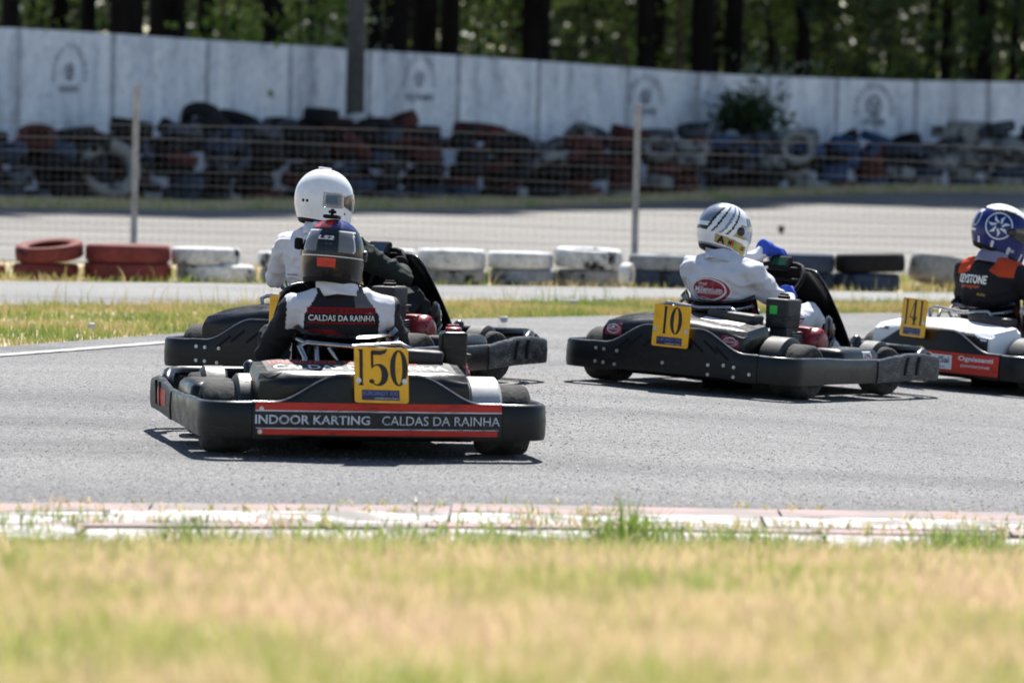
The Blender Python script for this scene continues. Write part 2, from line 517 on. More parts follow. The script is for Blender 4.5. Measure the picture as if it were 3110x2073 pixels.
def digit(ch, w, h, cx, cy):
    """narrow didone style figures of the number boards"""
    out = []
    if ch == '1':
        out.append(rect(w * .30, h, cx, cy))
        out.append(rect(w * .42, h * .035, cx - w * .05, cy + h * .482))
        out.append(rect(w * .42, h * .03, cx, cy - h * .485))
    if ch == '0':
        out.append(ring2(w * .5, h * .5, w * .20, h * .455, cx, cy, n=40))
    if ch == '5':
        out.append(rect(w * .13, h * .42, cx - w * .33, cy + h * .24))
        out.append(stroke([(cx - w * .36, cy + h * .42), (cx + w * .1, cy + h * .41), (cx + w * .34, cy + h * .45), (cx + w * .44, cy + h * .52)],
                          [h * .12, h * .12, h * .09, h * .02]))
        pts, ws = [], []
        for k in range(19):
            q = R(140 - 270 * k / 18)
            pts.append((cx - w * .06 + w * .40 * math.cos(q), cy - h * .20 + h * .28 * math.sin(q)))
            ws.append(w * (.07 + .28 * max(0, math.cos(q)) ** 1.0))
        out.append(stroke(pts, ws))
        out.append(disc(w * .14, h * .06, cx - w * .36, cy - h * .38, 14))
    if ch == '4':
        out.append(rect(w * .26, h, cx + w * .12, cy))
        out.append(stroke([(cx + w * .05, cy + h * .48), (cx - w * .5, cy - h * .2)], w * .07))
        out.append(rect(w * .98, h * .04, cx, cy - h * .2))
        out.append(rect(w * .55, h * .03, cx + w * .12, cy - h * .485))
        out.append(rect(w * .5, h * .07, cx + w * .12, cy - h * .28))
    return merge2(out)
def merge2(parts):
    v, f = [], []
    for a, b in parts:
        k = len(v); v += list(a); f += [tuple(i + k for i in q) for q in b]
    return v, f
def arc_text(key, w, h, rad):
    v, f = TEXTS[key]
    o = []
    for x, y in v:
        a = math.pi / 2 - x * w / rad
        r_ = rad + y * h
        o.append((r_ * math.cos(a), r_ * math.sin(a)))
    return o, f
def decal(name, shape, org, u, v, material, parent, bvh=None, off=.0015, maxlen=None, reach=.35):
    """lay a flat 2-D shape on a plane (org,u,v) or, with a BVH, wrap it onto the surface behind that plane"""
    pts, faces = shape
    org, u, v = Vector(org), Vector(u).normalized(), Vector(v).normalized()
    n = u.cross(v).normalized()
    bm = bmesh.new()
    vv = [bm.verts.new((x, y, 0)) for x, y in pts]
    for q in faces:
        try:
            bm.faces.new([vv[i] for i in q])
        except ValueError:
            pass
    if bvh is not None:
        bmesh.ops.triangulate(bm, faces=bm.faces[:])
        ml = maxlen or .02
        for _ in range(5):
            le = [e for e in bm.edges if e.calc_length() > ml]
            if not le:
                break
            bmesh.ops.subdivide_edges(bm, edges=le, cuts=1)
            bmesh.ops.triangulate(bm, faces=[f_ for f_ in bm.faces if len(f_.verts) > 3])
    bad = []
    for p in bm.verts:
        w = org + u * p.co.x + v * p.co.y
        if bvh is not None:
            hit, hn, _, _ = bvh.ray_cast(w + n * reach, -n, reach * 2)
            if hit is None:
                bad.append(p); w = w
            else:
                w = hit + (n * .6 + hn * .4).normalized() * off if hn.dot(n) > 0 else hit + n * off
        else:
            w = w + n * off
        p.co = w
    if bad:
        bmesh.ops.delete(bm, geom=bad, context='VERTS')
    me = bpy.data.meshes.new(name)
    bm.to_mesh(me); bm.free()
    me.materials.append(MATS[material])
    return link(bpy.data.objects.new(name, me), parent)
def bvh_of(o):
    return BVHTree.FromPolygons([v.co.copy() for v in o.data.vertices], [tuple(p.vertices) for p in o.data.polygons])

# ------------------------------------------------------------------ the ground and its surfaces
def grid_sheet(name, xs, fy, zoff, material, kind='structure', thick=0):
    """sheet between two curves: fy(x) -> list of y values; height follows gz"""
    v, f = [], []
    rows = [fy(x) for x in xs]
    n = len(rows[0])
    for x, ys in zip(xs, rows):
        for y in ys:
            v.append((x, y, gz(x, y) + zoff))
    for i in range(len(xs) - 1):
        for j in range(n - 1):
            a = i * n + j
            f.append((a, a + n, a + n + 1, a + 1))
    o = mk(name, v, f, material, None, True)
    struct(o, kind)
    return o
def lin(a, b, n):
    return [a + (b - a) * i / (n - 1) for i in range(n)]
KW = 1.15
TF = [(-30, 4.5), (-12, 14), (-6, 20.5), (-4.2, 23.4), (-2.94, 26.44), (-1.97, 28.87), (-.58, 31.47), (1.0, 33.2), (2.82, 34.5), (6, 36), (12, 38), (30, 42)]
GF = [(-30, 20), (-12, 27), (-3.55, 31.94), (.35, 34.87), (3.1, 36.3), (12, 40.5), (30, 47)]
CF = [(-30, 28), (-12, 33.6), (-4.09, 36.7), (.39, 38.4), (3.28, 38.9), (4.35, 39.4), (12, 42.5), (30, 49)]
def tf(x): return min(interp(x, TF), interp(x, GF) - .4)
xs_g = sorted(set([-400, -200, -100, -60] + [round(-40 + .8 * i, 3) for i in range(101)] + [60, 100, 200, 400]))
ys_g = sorted(set([-60, -20, 0, 5] + [round(8 + .8 * i, 3) for i in range(66)] + lin(61, 130, 40) + [160, 220, 400, 900]))
grid_sheet('ground', xs_g, lambda x: ys_g, -.02, 'soil')
xs = lin(-14, 14, 71)
grid_sheet('track', xs, lambda x: lin(interp(x, KN) + KW - .05, tf(x), 60), -.004, 'track_asphalt')
grid_sheet('service_road', xs, lambda x: lin(interp(x, GF), interp(x, CF), 8), .004, 'strip_concrete')
LOTF = [(-30, 62), (-8, 66), (-5, 68), (0, 76), (5, 86), (12, 92), (30, 98)]
grid_sheet('paved_lot', lin(-26, 26, 53), lambda x: lin(42.6 + .05 * x, interp(x, LOTF), 40), -.008, 'lot_asphalt')
# edge line, worn
def edge_line():
    v, f = [], []
    P = [(x, interp(x, TF)) for x in lin(-7, -1.15, 70)]
    for i, (x, y) in enumerate(P):
        a, b = P[max(0, i - 1)], P[min(len(P) - 1, i + 1)]
        t = Vector((b[0] - a[0], b[1] - a[1])).normalized(); n = Vector((t.y, -t.x))
        for d in (.46, .56):
            q = Vector((x, y)) + n * d
            v.append((q.x, q.y, gz(q.x, q.y) + .003))
    for i in range(len(P) - 1):
        f.append((2 * i, 2 * i + 1, 2 * i + 3, 2 * i + 2))
    struct(mk('edge_line', v, f, 'line_paint'))
edge_line()
# loose-looking aggregate standing proud of the worn track
def track_grit(n=120000):
    m, nt, b = _nt('aggregate')
    g = N(nt, 'ShaderNodeNewGeometry')
    r_ = ramp(nt, g.outputs['Random Per Island'], [(0, (.08, .08, .082)), (.45, (.15, .149, .15)), (.8, (.22, .219, .215)), (1, (.36, .355, .345))])
    nt.links.new(r_.outputs[0], b.inputs['Base Color']); b.inputs['Roughness'].default_value = .75; b.inputs['Specular IOR Level'].default_value = .3
    MATS['aggregate'] = m
    rnd = random.Random(33)
    v, f = [], []
    for _ in range(n):
        y = 15.2 + 18 * rnd.random() ** 1.7
        w = y * .111 + 1.0
        x = rnd.uniform(-w, w)
        if not (interp(x, KN) + KW < y < tf(x)): continue
        z = gz(x, y) - .005; s_ = rnd.uniform(.004, .009); h = s_ * rnd.uniform(.2, .55); a = rnd.uniform(0, 1.57)
        c, d = math.cos(a) * s_, math.sin(a) * s_
        k = len(v)
        v += [(x + c, y + d, z), (x - d, y + c, z), (x - c, y - d, z), (x + d, y - c, z), (x + rnd.uniform(-.5, .5) * s_, y + rnd.uniform(-.5, .5) * s_, z + h)]
        f += [(k, k + 1, k + 4), (k + 1, k + 2, k + 4), (k + 2, k + 3, k + 4), (k + 3, k, k + 4)]
    struct(mk('asphalt_grit', v, f, 'aggregate'), 'stuff')
track_grit()
# kerb: painted concrete slabs in three rows, white / red / white
kerb = struct(mk('kerb', [(x, interp(x, KN) + d, -.012) for x in lin(-8, 8, 41) for d in (-.02, KW + .02)],
                 [(2 * i, 2 * i + 2, 2 * i + 3, 2 * i + 1) for i in range(40)], 'soil'))
rk = random.Random(4)
for (d0, d1, m_) in ((0, .40, 'kerb_white'), (.412, .55, 'kerb_red'), (.562, .90, 'kerb_white'), (.912, KW, 'kerb_red')):
    x = -7.6 + rk.uniform(0, 1)
    while x < 7.2:
        w = rk.uniform(.75, 1.15)
        h = .020 + rk.uniform(-.004, .004)
        vv = []
        for zz in (-.02, h):
            for (xx, dd) in ((x + .004, d0), (x + w - .004, d0), (x + w - .004, d1), (x + .004, d1)):
                vv.append((xx, interp(xx, KN) + dd, zz + (.02 * dd + rk.uniform(-.003, .003) if zz > 0 else 0)))
        mk('kerb_slab', vv, [(4, 5, 6, 7), (0, 1, 5, 4), (1, 2, 6, 5), (2, 3, 7, 6), (3, 0, 4, 7)], m_, kerb)
        x += w

def blades(name, n, place, hfun, width, material, seed, lean=.5, lift=False):
    """one mesh of grass blades; place(rnd) -> (x, y)"""
    rnd = random.Random(seed)
    v, f = [], []
    for _ in range(n):
        x, y = place(rnd)
        h = hfun(rnd, x, y)
        if h <= 0:
            continue
        z = gz(x, y) - .02 + (.045 if lift and y > interp(x, KN) else 0)
        a = rnd.uniform(0, 6.283); l = rnd.uniform(0, lean) * h
        dx, dy = math.cos(a) * l, math.sin(a) * l
        b = rnd.uniform(0, 6.283); w = width * rnd.uniform(.6, 1.4) / 2
        wx, wy = math.cos(b) * w, math.sin(b) * w
        k = len(v)
        v += [(x - wx, y - wy, z), (x + wx, y + wy, z), (x + dx * .35 + wx * .7, y + dy * .35 + wy * .7, z + h * .6),
              (x + dx * .35 - wx * .7, y + dy * .35 - wy * .7, z + h * .6), (x + dx, y + dy, z + h)]
        f += [(k, k + 1, k + 2, k + 3), (k + 3, k + 2, k + 4)]
    o = mk(name, v, f, material)
    struct(o, 'stuff')
    return o
def nz(x, y, s, o=0): return noise.noise(Vector((x * s, y * s, o)))
def near_place(r):
    d = 8.6 * r.random() ** 1.25
    w = (14.4 - d) * .111 + .9
    x = r.uniform(-w, w)
    return x, interp(x, KN) - d + .03
blades('grass', 105000, near_place, lambda r, x, y: (.05 + .03 * nz(x, y, 2.5) + (.03 if r.random() < .12 else 0)) * r.uniform(.5, 1.3), .005, 'dry_grass', 1, .9)
def edge_place(r):
    x = r.uniform(-3.2, 3.2)
    return x, interp(x, KN) - r.uniform(-.02, .35)
blades('grass', 14000, edge_place, lambda r, x, y: (.035 + .26 * max(0, nz(x, y, 2.6, 5) - .05)) * r.uniform(.4, 1.3), .008, 'weeds', 2, .7)
CLUMPS = [(random.Random(77 + k).uniform(-3, 3), random.Random(177 + k).uniform(-.9, -.12) if k % 5 else random.Random(177 + k).uniform(-.1, .9)) for k in range(70)]
def clump_place(r):
    a, b = r.choice(CLUMPS)
    x = a + r.gauss(0, .18)
    return x, interp(x, KN) + b + r.gauss(0, .16)
blades('grass', 12000, clump_place, lambda r, x, y: r.uniform(.02, .10) if y < interp(x, KN) else (r.uniform(.01, .05) if r.random() < .5 else 0), .007, 'weeds', 8, .8, True)
def kerb_dust(r):
    x = r.uniform(-3, 3)
    return x, interp(x, KN) + r.choice((.406, .556, .906, 0, 1.16)) + r.gauss(0, .03)
blades('grass', 2500, kerb_dust, lambda r, x, y: r.uniform(.02, .05) if nz(x, y, 1.9, 9) > -.1 else 0, .010, 'dry_grass', 12, 1.2, True)
def verge_place(r):
    while True:
        x = r.uniform(-6.5, 7)
        a, b = tf(x), interp(x, GF)
        return x, a + (b - a) * r.random() + (r.gauss(0, .04))
blades('grass', 70000, verge_place, lambda r, x, y: (.055 + .04 * nz(x, y, 1.3)) * r.uniform(.4, 1.35), .008, 'verge_grass', 3, .8)
blades('grass', 5000, lambda r: (lambda x: (x, interp(x, GF) - abs(r.gauss(0, .35))))(r.uniform(-6.5, 7)),
       lambda r, x, y: r.uniform(.05, .10) + (.12 if r.random() < .05 else 0), .007, 'verge_grass', 4, .5)
def bar_place(r):
    x = r.uniform(-7, 8)
    return x, interp(x, CF) + r.uniform(0, 4.2)
blades('grass', 26000, bar_place, lambda r, x, y: (.05 + .05 * nz(x, y, .9)) * r.uniform(.3, 1.5) + (.10 if r.random() < .03 else 0), .010, 'verge_grass', 5, .7)
def pile_place(r):
    x = r.uniform(-14, 16)
    return x, interp(x, LOTF) + r.uniform(-.2, 5.5)
blades('grass', 24000, pile_place, lambda r, x, y: (.10 + .08 * nz(x, y, .5)) * r.uniform(.3, 1.5), .03, 'dry_grass', 6, .7)

# tall weeds standing at the kerb in the foreground
def weed(px, py, D, h, seed, label):
    r = random.Random(seed)
    p = pix(px, py, D); p.z = gz(p.x, p.y) - .02
    root = empty('weed', p)
    mb, lf = MB(), MB()
    for k in range(r.randint(5, 8)):
        a = r.uniform(0, 6.28); l = r.uniform(.1, .4) * h; hh = h * r.uniform(.55, 1)
        pts = [(math.cos(a) * l * t * t, math.sin(a) * l * t * t, hh * t) for t in (0, .3, .6, 1)]
        mb.tube(pts, [.0022, .002, .0017, .001], 4)
        for j in range(5):
            t = r.uniform(.15, .8)
            q = Vector((math.cos(a) * l * t * t, math.sin(a) * l * t * t, hh * t)); b = r.uniform(0, 6.28)
            d = Vector((math.cos(b), math.sin(b), r.uniform(0, .8))) * r.uniform(.02, .045); s_ = d.cross(Vector((0, 0, 1))).normalized() * .006
            lf.add([q, q + d * .5 + s_, q + d, q + d * .5 - s_], [(0, 1, 2, 3)])
        q = Vector(pts[-1])
        for j in range(6):
            d = Vector((r.uniform(-1, 1), r.uniform(-1, 1), r.uniform(-.4, 1))) * .012
            lf.add([q, q + d, q + d + Vector((.006, 0, .004)), q + Vector((.004, .002, .006))], [(0, 1, 2, 3)], 1)
    mb.build('stem', 'weeds', root)
    lf.build('leaf_cluster', ['weeds', 'dry_grass'], root)['kind'] = 'stuff'
    tag(root, label, 'weed', 'weeds growing along the near kerb')
weed(1800, 1640, 14.35, .16, 1, 'tall tangled green weed sprouting at the kerb edge, tallest in the blurred foreground')
weed(1835, 1648, 14.3, .20, 2, 'thin yellow-tipped weed beside the tallest kerb weed')
weed(240, 1648, 14.1, .12, 3, 'small blurred green weed on the left end of the near kerb')
weed(2500, 1670, 14.4, .12, 4, 'blurred weed at the kerb under the kart numbered 10')
weed(3010, 1680, 14.4, .13, 5, 'pale weed on the kerb near the right frame edge')

# ------------------------------------------------------------------ trees
def bark_trunk(r, h, rad, seg=12):
    mb = MB(); rs = []
    bx, by = r.uniform(-.25, .25), r.uniform(-.25, .25)
    for i in range(15):
        t = i / 14
        rr = rad * (1 - .72 * t) * (1 + .35 * max(0, .05 - t) / .05)
        rs.append([Vector((bx * t * t + rr * (1 + .09 * math.sin(3 * q + 7 * t + seg)) * math.cos(q),
                           by * t * t + rr * (1 + .09 * math.sin(2 * q + 5 * t)) * math.sin(q), h * t)) for q in [2 * math.pi * k / seg for k in range(seg)]])
    mb.rings(rs)
    for k in range(9):                                  # limbs under and in the crown
        t = r.uniform(.55, .95); a = r.uniform(0, 6.28); l = r.uniform(1.2, 2.8) * (1.3 - t)
        o = Vector((bx * t * t, by * t * t, h * t)); d = Vector((math.cos(a), math.sin(a), .35)) * l
        mb.tube([o, o + d * .5 + Vector((0, 0, .1)), o + d], [rad * .22, rad * .15, .02], 5)
    return mb, bx, by
def leaf_mesh(r, n, pos, size, droop=0):
    v, f = [], []
    for _ in range(n):
        c = pos(r)
        d = Vector((r.gauss(0, 1), r.gauss(0, 1), r.gauss(0, .7) - droop)).normalized()
        s_ = d.cross(Vector((r.gauss(0, 1), r.gauss(0, 1), r.gauss(0, 1)))).normalized()
        l = size * r.uniform(.6, 1.4); w = l * r.uniform(.22, .4)
        k = len(v)
        v += [c, c + d * l * .5 + s_ * w, c + d * l, c + d * l * .5 - s_ * w]
        f.append((k, k + 1, k + 2, k + 3))
    return v, f
PINE = []
def pine_proto(i):
    r = random.Random(50 + i)
    h, rad = r.uniform(33, 39), 1.0
    mb, bx, by = bark_trunk(r, h, 1.0)
    # trunk radius is set per tree by scaling x and y; limbs scale with it
    tr = mb
    clumps = []
    for k in range(44):
        t = r.uniform(.45, 1.02); a = r.uniform(0, 6.28); q = (1.3 - t) * 6.5 * math.sqrt(r.random())
        clumps.append((Vector((math.cos(a) * q, math.sin(a) * q, h * t)), r.uniform(.6, 1.2)))
    def pos(rr):
        c, s_ = rr.choice(clumps)
        d = Vector((rr.gauss(0, 1), rr.gauss(0, 1), rr.gauss(0, .6))).normalized() * s_ * rr.random() ** .4
        return c + d
    cv, cf = leaf_mesh(r, 5200, pos, .55)
    return h, tr, cv, cf
PROTO = []
for i in range(3):
    h, mb, cv, cf = pine_proto(i)
    PROTO.append((h, mb, cv, cf))
CROWN_ME = []
for h, mb, cv, cf in PROTO:
    o = mk('crown', cv, cf, 'pine_needles'); CROWN_ME.append(o.data); bpy.data.objects.remove(o)
def pine(p, rad, i, label, bark='bark', group='pine trunks behind the white wall', lean=0, h=None):
    root = empty('pine_tree', p)
    r = random.Random(int(p[0] * 100) + i * 7)
    hh = h or PROTO[i % 3][0]
    mb, _, _ = bark_trunk(r, hh, rad)
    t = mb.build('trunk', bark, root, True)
    c = bpy.data.objects.new('crown', CROWN_ME[i % 3]); link(c, root)
    c.rotation_euler = (0, 0, r.uniform(0, 6.28)); c.scale = (1, 1, hh / PROTO[i % 3][0])
    root.rotation_euler = (0, lean, r.uniform(0, 6.28) if not lean else 0)
    if label:
        tag(root, label, 'tree', group)
    return root
def wallD(px):                          # distance of the wall line at a photo column
    return interp(px, [(-900, 71), (0, 76), (1905, 93), (3110, 100), (4000, 105)])
trees = [(30, 62, 5, 'leftmost dark trunk at the top left frame corner'), (176, 53, 11, 'slim dark trunk, second from the left edge'),
         (265, 54, 9, 'dark trunk just left of the thick trunk cluster'), (378, 120, 5, 'thick black trunk above the left painted emblem panel\'s right side'),
         (507, 135, 6, 'widest black trunk, right beside another thick trunk, left of centre'), (622, 60, 10, 'trunk with a brownish lit edge right of the widest trunk'),
         (822, 83, 7, 'straight dark trunk just left of the concrete pole'), (1133, 40, 12, 'narrow trunk touching the right side of the concrete pole'),
         (1200, 88, 6, 'dark trunk second right of the concrete pole'), (1280, 72, 9, 'dark trunk third right of the concrete pole'),
         (1364, 72, 7, 'dark trunk above the right end of the second emblem panel'), (1627, 106, 6, 'thick solitary trunk above the middle of the wall'),
         (1957, 60, 7, 'dark trunk directly above the bend of the wall'), (2130, 78, 7, 'left one of the close pair of trunks right of the wall bend'),
         (2226, 60, 10, 'right one of the close pair of trunks right of the wall bend'), (2615, 46, 22, 'faint distant trunk above the right emblem panel'),
         (2826, 26, 14, 'thin dark trunk right of the right emblem panel'), (2990, 62, 8, 'dark trunk nearest the top right frame corner')]
for i, (px, w, dd, lab) in enumerate(trees):
    D = wallD(px) + dd
    p = pix(px, 200, D); p.z = gz(p.x, p.y) - .1
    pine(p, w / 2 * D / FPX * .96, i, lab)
thin = [(470, 14, 14), (675, 22, 16), (1540, 14, 20), (1895, 14, 12), (2060, 14, 9), (1750, 16, 24), (2440, 30, 30), (2700, 26, 26), (3080, 26, 16), (95, 20, 18), (960, 16, 26)]
for i, (px, w, dd) in enumerate(thin):
    D = wallD(px) + dd
    p = pix(px, 200, D); p.z = gz(p.x, p.y) - .1
    pine(p, w / 2 * D / FPX, i + 1, ['thin reddish lit stem between the dark trunks', 'thin dark stem far between the trunks'][i % 2 if i > 5 else 0],
         ['bark_red', 'bark'][i % 2 if i > 5 else 0], group='thin stems among the trees')
# the rest of the pinewood, crowns of which shade the undergrowth: one mass
def wood_mass():
    r = random.Random(9)
    mb = MB()
    lv, lf_ = [], []
    for k in range(70):
        Y = r.uniform(104, 150); X = r.uniform(-30, 36)
        if abs(X) > Y * .14 + 14: continue
        rr = r.uniform(.10, .22)
        mb.tube([(X, Y, 0), (X + r.uniform(-.2, .2), Y, 8), (X, Y, 17)], [rr, rr * .8, rr * .4], 8)
        cv, cf = CROWN_ME[k % 3], None
        b = len(lv)
        lv += [(X + v.co.x, Y + v.co.y, v.co.z) for v in cv.vertices]
        lf_ += [tuple(i + b for i in p.vertices) for p in cv.polygons]
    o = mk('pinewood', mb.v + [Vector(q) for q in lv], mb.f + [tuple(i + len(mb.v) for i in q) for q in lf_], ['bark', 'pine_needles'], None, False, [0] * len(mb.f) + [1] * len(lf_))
    struct(o, 'stuff')
    # low leafy scrub between the stems
    cl = [(Vector((r.uniform(-24, 30), r.uniform(104, 150), r.uniform(.2, 7.5) ** 1.0)), r.uniform(.5, 1.6)) for _ in range(620)]
    def pos(rr):
        c, s_ = rr.choice(cl)
        return c + Vector((rr.gauss(0, 1), rr.gauss(0, 1), rr.gauss(0, 1))) * s_ * .55
    v, f = leaf_mesh(r, 46000, pos, .30, .3)
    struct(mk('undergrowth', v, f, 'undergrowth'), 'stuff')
    # dense thicket further back closes the view
    cl2 = [(Vector((r.uniform(-40, 46), r.uniform(156, 176), r.uniform(0, 9))), r.uniform(1.2, 2.4)) for _ in range(500)]
    def pos2(rr):
        c, s_ = rr.choice(cl2)
        return c + Vector((rr.gauss(0, 1), rr.gauss(0, 1), rr.gauss(0, 1))) * s_ * .6
    v, f = leaf_mesh(r, 30000, pos2, .85, .2)
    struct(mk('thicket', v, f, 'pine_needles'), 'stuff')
wood_mass()
def sapling(px, top, D, w, leafm, seed, label, n=420, size=.16, name='sapling', base=None):
    r = random.Random(seed)
    b = base or pix(px, 250, D); b = Vector((b.x, b.y, gz(b.x, b.y) - .05))
    h = pix(px, top, D).z - b.z
    root = empty(name, b)
    mb = MB()
    st = []
    for k in range(5):
        a = r.uniform(0, 6.28); q = r.uniform(.1, .5) * w
        pts = [Vector((math.cos(a) * q * t, math.sin(a) * q * t, h * r.uniform(.85, 1) * t)) for t in (0, .35, .7, 1)]
        mb.tube(pts, [.03, .022, .014, .006], 5)
        st.append(pts)
    mb.build('stem', 'bark', root)
    cl = []
    for k in range(int(8 + 5 * h)):
        p_ = r.choice(st); t = r.uniform(.15, 1); c = p_[0].lerp(p_[-1], t)
        a = r.uniform(0, 6.28); cl.append((c + Vector((math.cos(a), math.sin(a), r.uniform(-.2, .3))) * w * r.uniform(.1, .8), r.uniform(.1, .34)))
    def pos(rr):
        c, s_ = rr.choice(cl)
        return c + Vector((rr.gauss(0, 1), rr.gauss(0, 1), rr.gauss(0, .8))) * s_
    v, f = leaf_mesh(r, n, pos, size, .5)
    mk('foliage', v, f, leafm, root)
    tag(root, label, 'bush', 'leafy bushes behind and before the white wall')
sap = [(690, -200, 84, .9, 'sapling_leaf', 'green sapling between the widest trunk and the straight trunk'),
       (930, -250, 86, 1.3, 'sapling_leaf', 'bright leafy sapling left of the concrete pole'),
       (1000, -100, 89, .8, 'pale_leaf', 'pale shiny-leaved sapling touching the concrete pole from the left'),
       (110, -150, 88, .5, 'sapling_leaf', 'yellow-green sapling between the two leftmost trunks'),
       (215, -50, 92, .5, 'sapling_leaf', 'green sapling strip between second and third trunks from left'),
       (1470, -250, 100, 1.4, 'sapling_leaf', 'broad green sapling left of the solitary thick trunk'),
       (1430, 40, 98, .7, 'sapling_leaf', 'low lit bush just above the wall left of the solitary thick trunk'),
       (1780, -250, 104, 1.5, 'sapling_leaf', 'broad sapling between solitary trunk and the wall bend'),
       (1850, 90, 97, .6, 'sapling_leaf', 'low yellow-green bush above the wall left of the bend'),
       (2040, -150, 104, .7, 'sapling_leaf', 'narrow sapling left of the close trunk pair'),
       (2350, -250, 108, 1.9, 'sapling_leaf', 'large hanging green sapling right of the close trunk pair'),
       (2350, 150, 99, .9, 'pale_leaf', 'pale grey-green bush rising just above the wall'),
       (2550, -120, 116, 1.6, 'sapling_leaf', 'dim sapling above the right emblem panel'),
       (2730, 80, 108, .9, 'sapling_leaf', 'low green bush right of the right emblem panel'),
       (2900, -200, 112, 1.4, 'sapling_leaf', 'sapling between the two rightmost dark trunks'),
       (3090, -100, 110, 1.0, 'sapling_leaf', 'sapling cut by the top right frame edge')]
for i, (px, top, D, w, m_, lab) in enumerate(sap):
    sapling(px, top, D, w, m_, 100 + i, lab, n=int(260 + 260 * w))
sapling(2252, 300, wallD(2252) - 1.2, .62, 'undergrowth', 300, 'dark green shrub standing in front of the wall above the tyre heap', 5000, .13, 'shrub')

# ------------------------------------------------------------------ whitewashed concrete wall
WT = [(-900, 62), (0, 83), (62, 86), (416, 107), (625, 122), (880, 137), (1050, 147), (1113, 153), (1300, 163), (1630, 185), (1904, 205), (1984, 214), (2292, 231), (2761, 245), (3110, 250), (4000, 262)]
joints = [-520, -235, 50, 338, 625, 878, 1118, 1388, 1633, 1904, 2118, 2330, 2540, 2780, 3000, 3220, 3440]
wall = empty('concrete_wall', (0, 80, 0))
tag(wall, 'long stained whitewashed concrete panel wall running behind the tyre heap', 'wall')
winv = Matrix.Translation((0, -80, 0))
def wallpt(px, up=None, off=0.0):
    D = wallD(px) - off
    p = pix(px, interp(px, WT), D)
    if up is not None:
        p.z = up
    return p
PANELS = []
rw = random.Random(11)
for a, b in zip(joints[:-1], joints[1:]):
    A, B = wallpt(a + 7), wallpt(b - 7)
    za, zb = gz(A.x, A.y) - .1, gz(B.x, B.y) - .1
    back = Vector((.05, .10, 0)); j = rw.uniform(-.012, .012); jj = Vector((0, j, 0))
    vv = [(A.x, A.y, za), (B.x, B.y, zb), tuple(B), tuple(A)]
    vv = [Vector(q) + jj - Vector((0, 80, 0)) for q in vv]; vv += [q + back for q in vv]
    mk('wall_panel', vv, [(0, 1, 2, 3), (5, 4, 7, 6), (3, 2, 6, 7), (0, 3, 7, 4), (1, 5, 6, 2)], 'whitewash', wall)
    PANELS.append((A, B))
for a in joints:
    p = wallpt(a); z0 = gz(p.x, p.y) - .1
    mb = MB(); mb.rbox((p.x, p.y - 80 + .065, (p.z - .02 + z0) / 2), (.15, .11, p.z - .02 - z0), .012)
    mb.build('wall_post', 'wall_joint', wall)
def wall_frame(px, py):
    """point on the wall face, its horizontal direction and scale there (metres per pixel)"""
    D = wallD(px)
    p = pix(px, py, D)
    q1, q2 = pix(px - 60, py, wallD(px - 60)), pix(px + 60, py, wallD(px + 60))
    u = (q2 - q1); u.z = 0
    return p - Vector((0, 80, 0)), u.normalized(), D / FPX
def emblem(px, py, rr, arc, arcr, word, wy, ww):
    p, u, k = wall_frame(px, py)
    up = Vector((0, 0, 1))
    sh = [ring2(rr * k, rr * 1.15 * k, rr * .78 * k, rr * .95 * k),
          stroke([(-rr * .5 * k, rr * .55 * k), (0, -rr * .1 * k), (rr * .5 * k, rr * .55 * k)], rr * .24 * k),
          stroke([(0, 0), (0, -rr * .85 * k)], rr * .3 * k)]
    v, f = arc_text(arc, arcr * 3.4 * k, 19 * k, arcr * k)
    sh.append(([(x, y * 1.05 - rr * .6 * k) for x, y in v], f))
    v, f = T(word, ww * k, 22 * k, 0, wy * k)
    sh.append((v, f))
    decal('painted_emblem', merge2(sh), p - Vector((0, .03, 0)), u, up, 'wall_paint', wall, None, .0)
emblem(213, 218, 23, 'arc1', 88, 'w1', -52, 110)
emblem(1275, 240, 21, 'arc2', 78, 'w2', -55, 150)
emblem(1962, 292, 20, 'arc1', 66, 'w3', -46, 90)
emblem(2655, 322, 28, 'arc2', 76, 'w3', -48, 90)

# tall concrete pole in front of the wall
pp = pix(1078, 330, wallD(1078) - 1.6); pz = gz(pp.x, pp.y)
mb = MB(); mb.tube([(0, 0, -.1), (0, 0, 4), (0, 0, 9)], [.185, .155, .11], 16)
po = empty('utility_pole', (pp.x, pp.y, pz)); mb.build('pole_shaft', 'pole_concrete', po, True)
mb = MB(); mb.rbox((0, 0, 8.7), (1.5, .10, .12), .01); mb.build('cross_arm', 'pole_concrete', po)
tag(po, 'tall dark grey concrete pole rising in front of the white wall', 'pole')

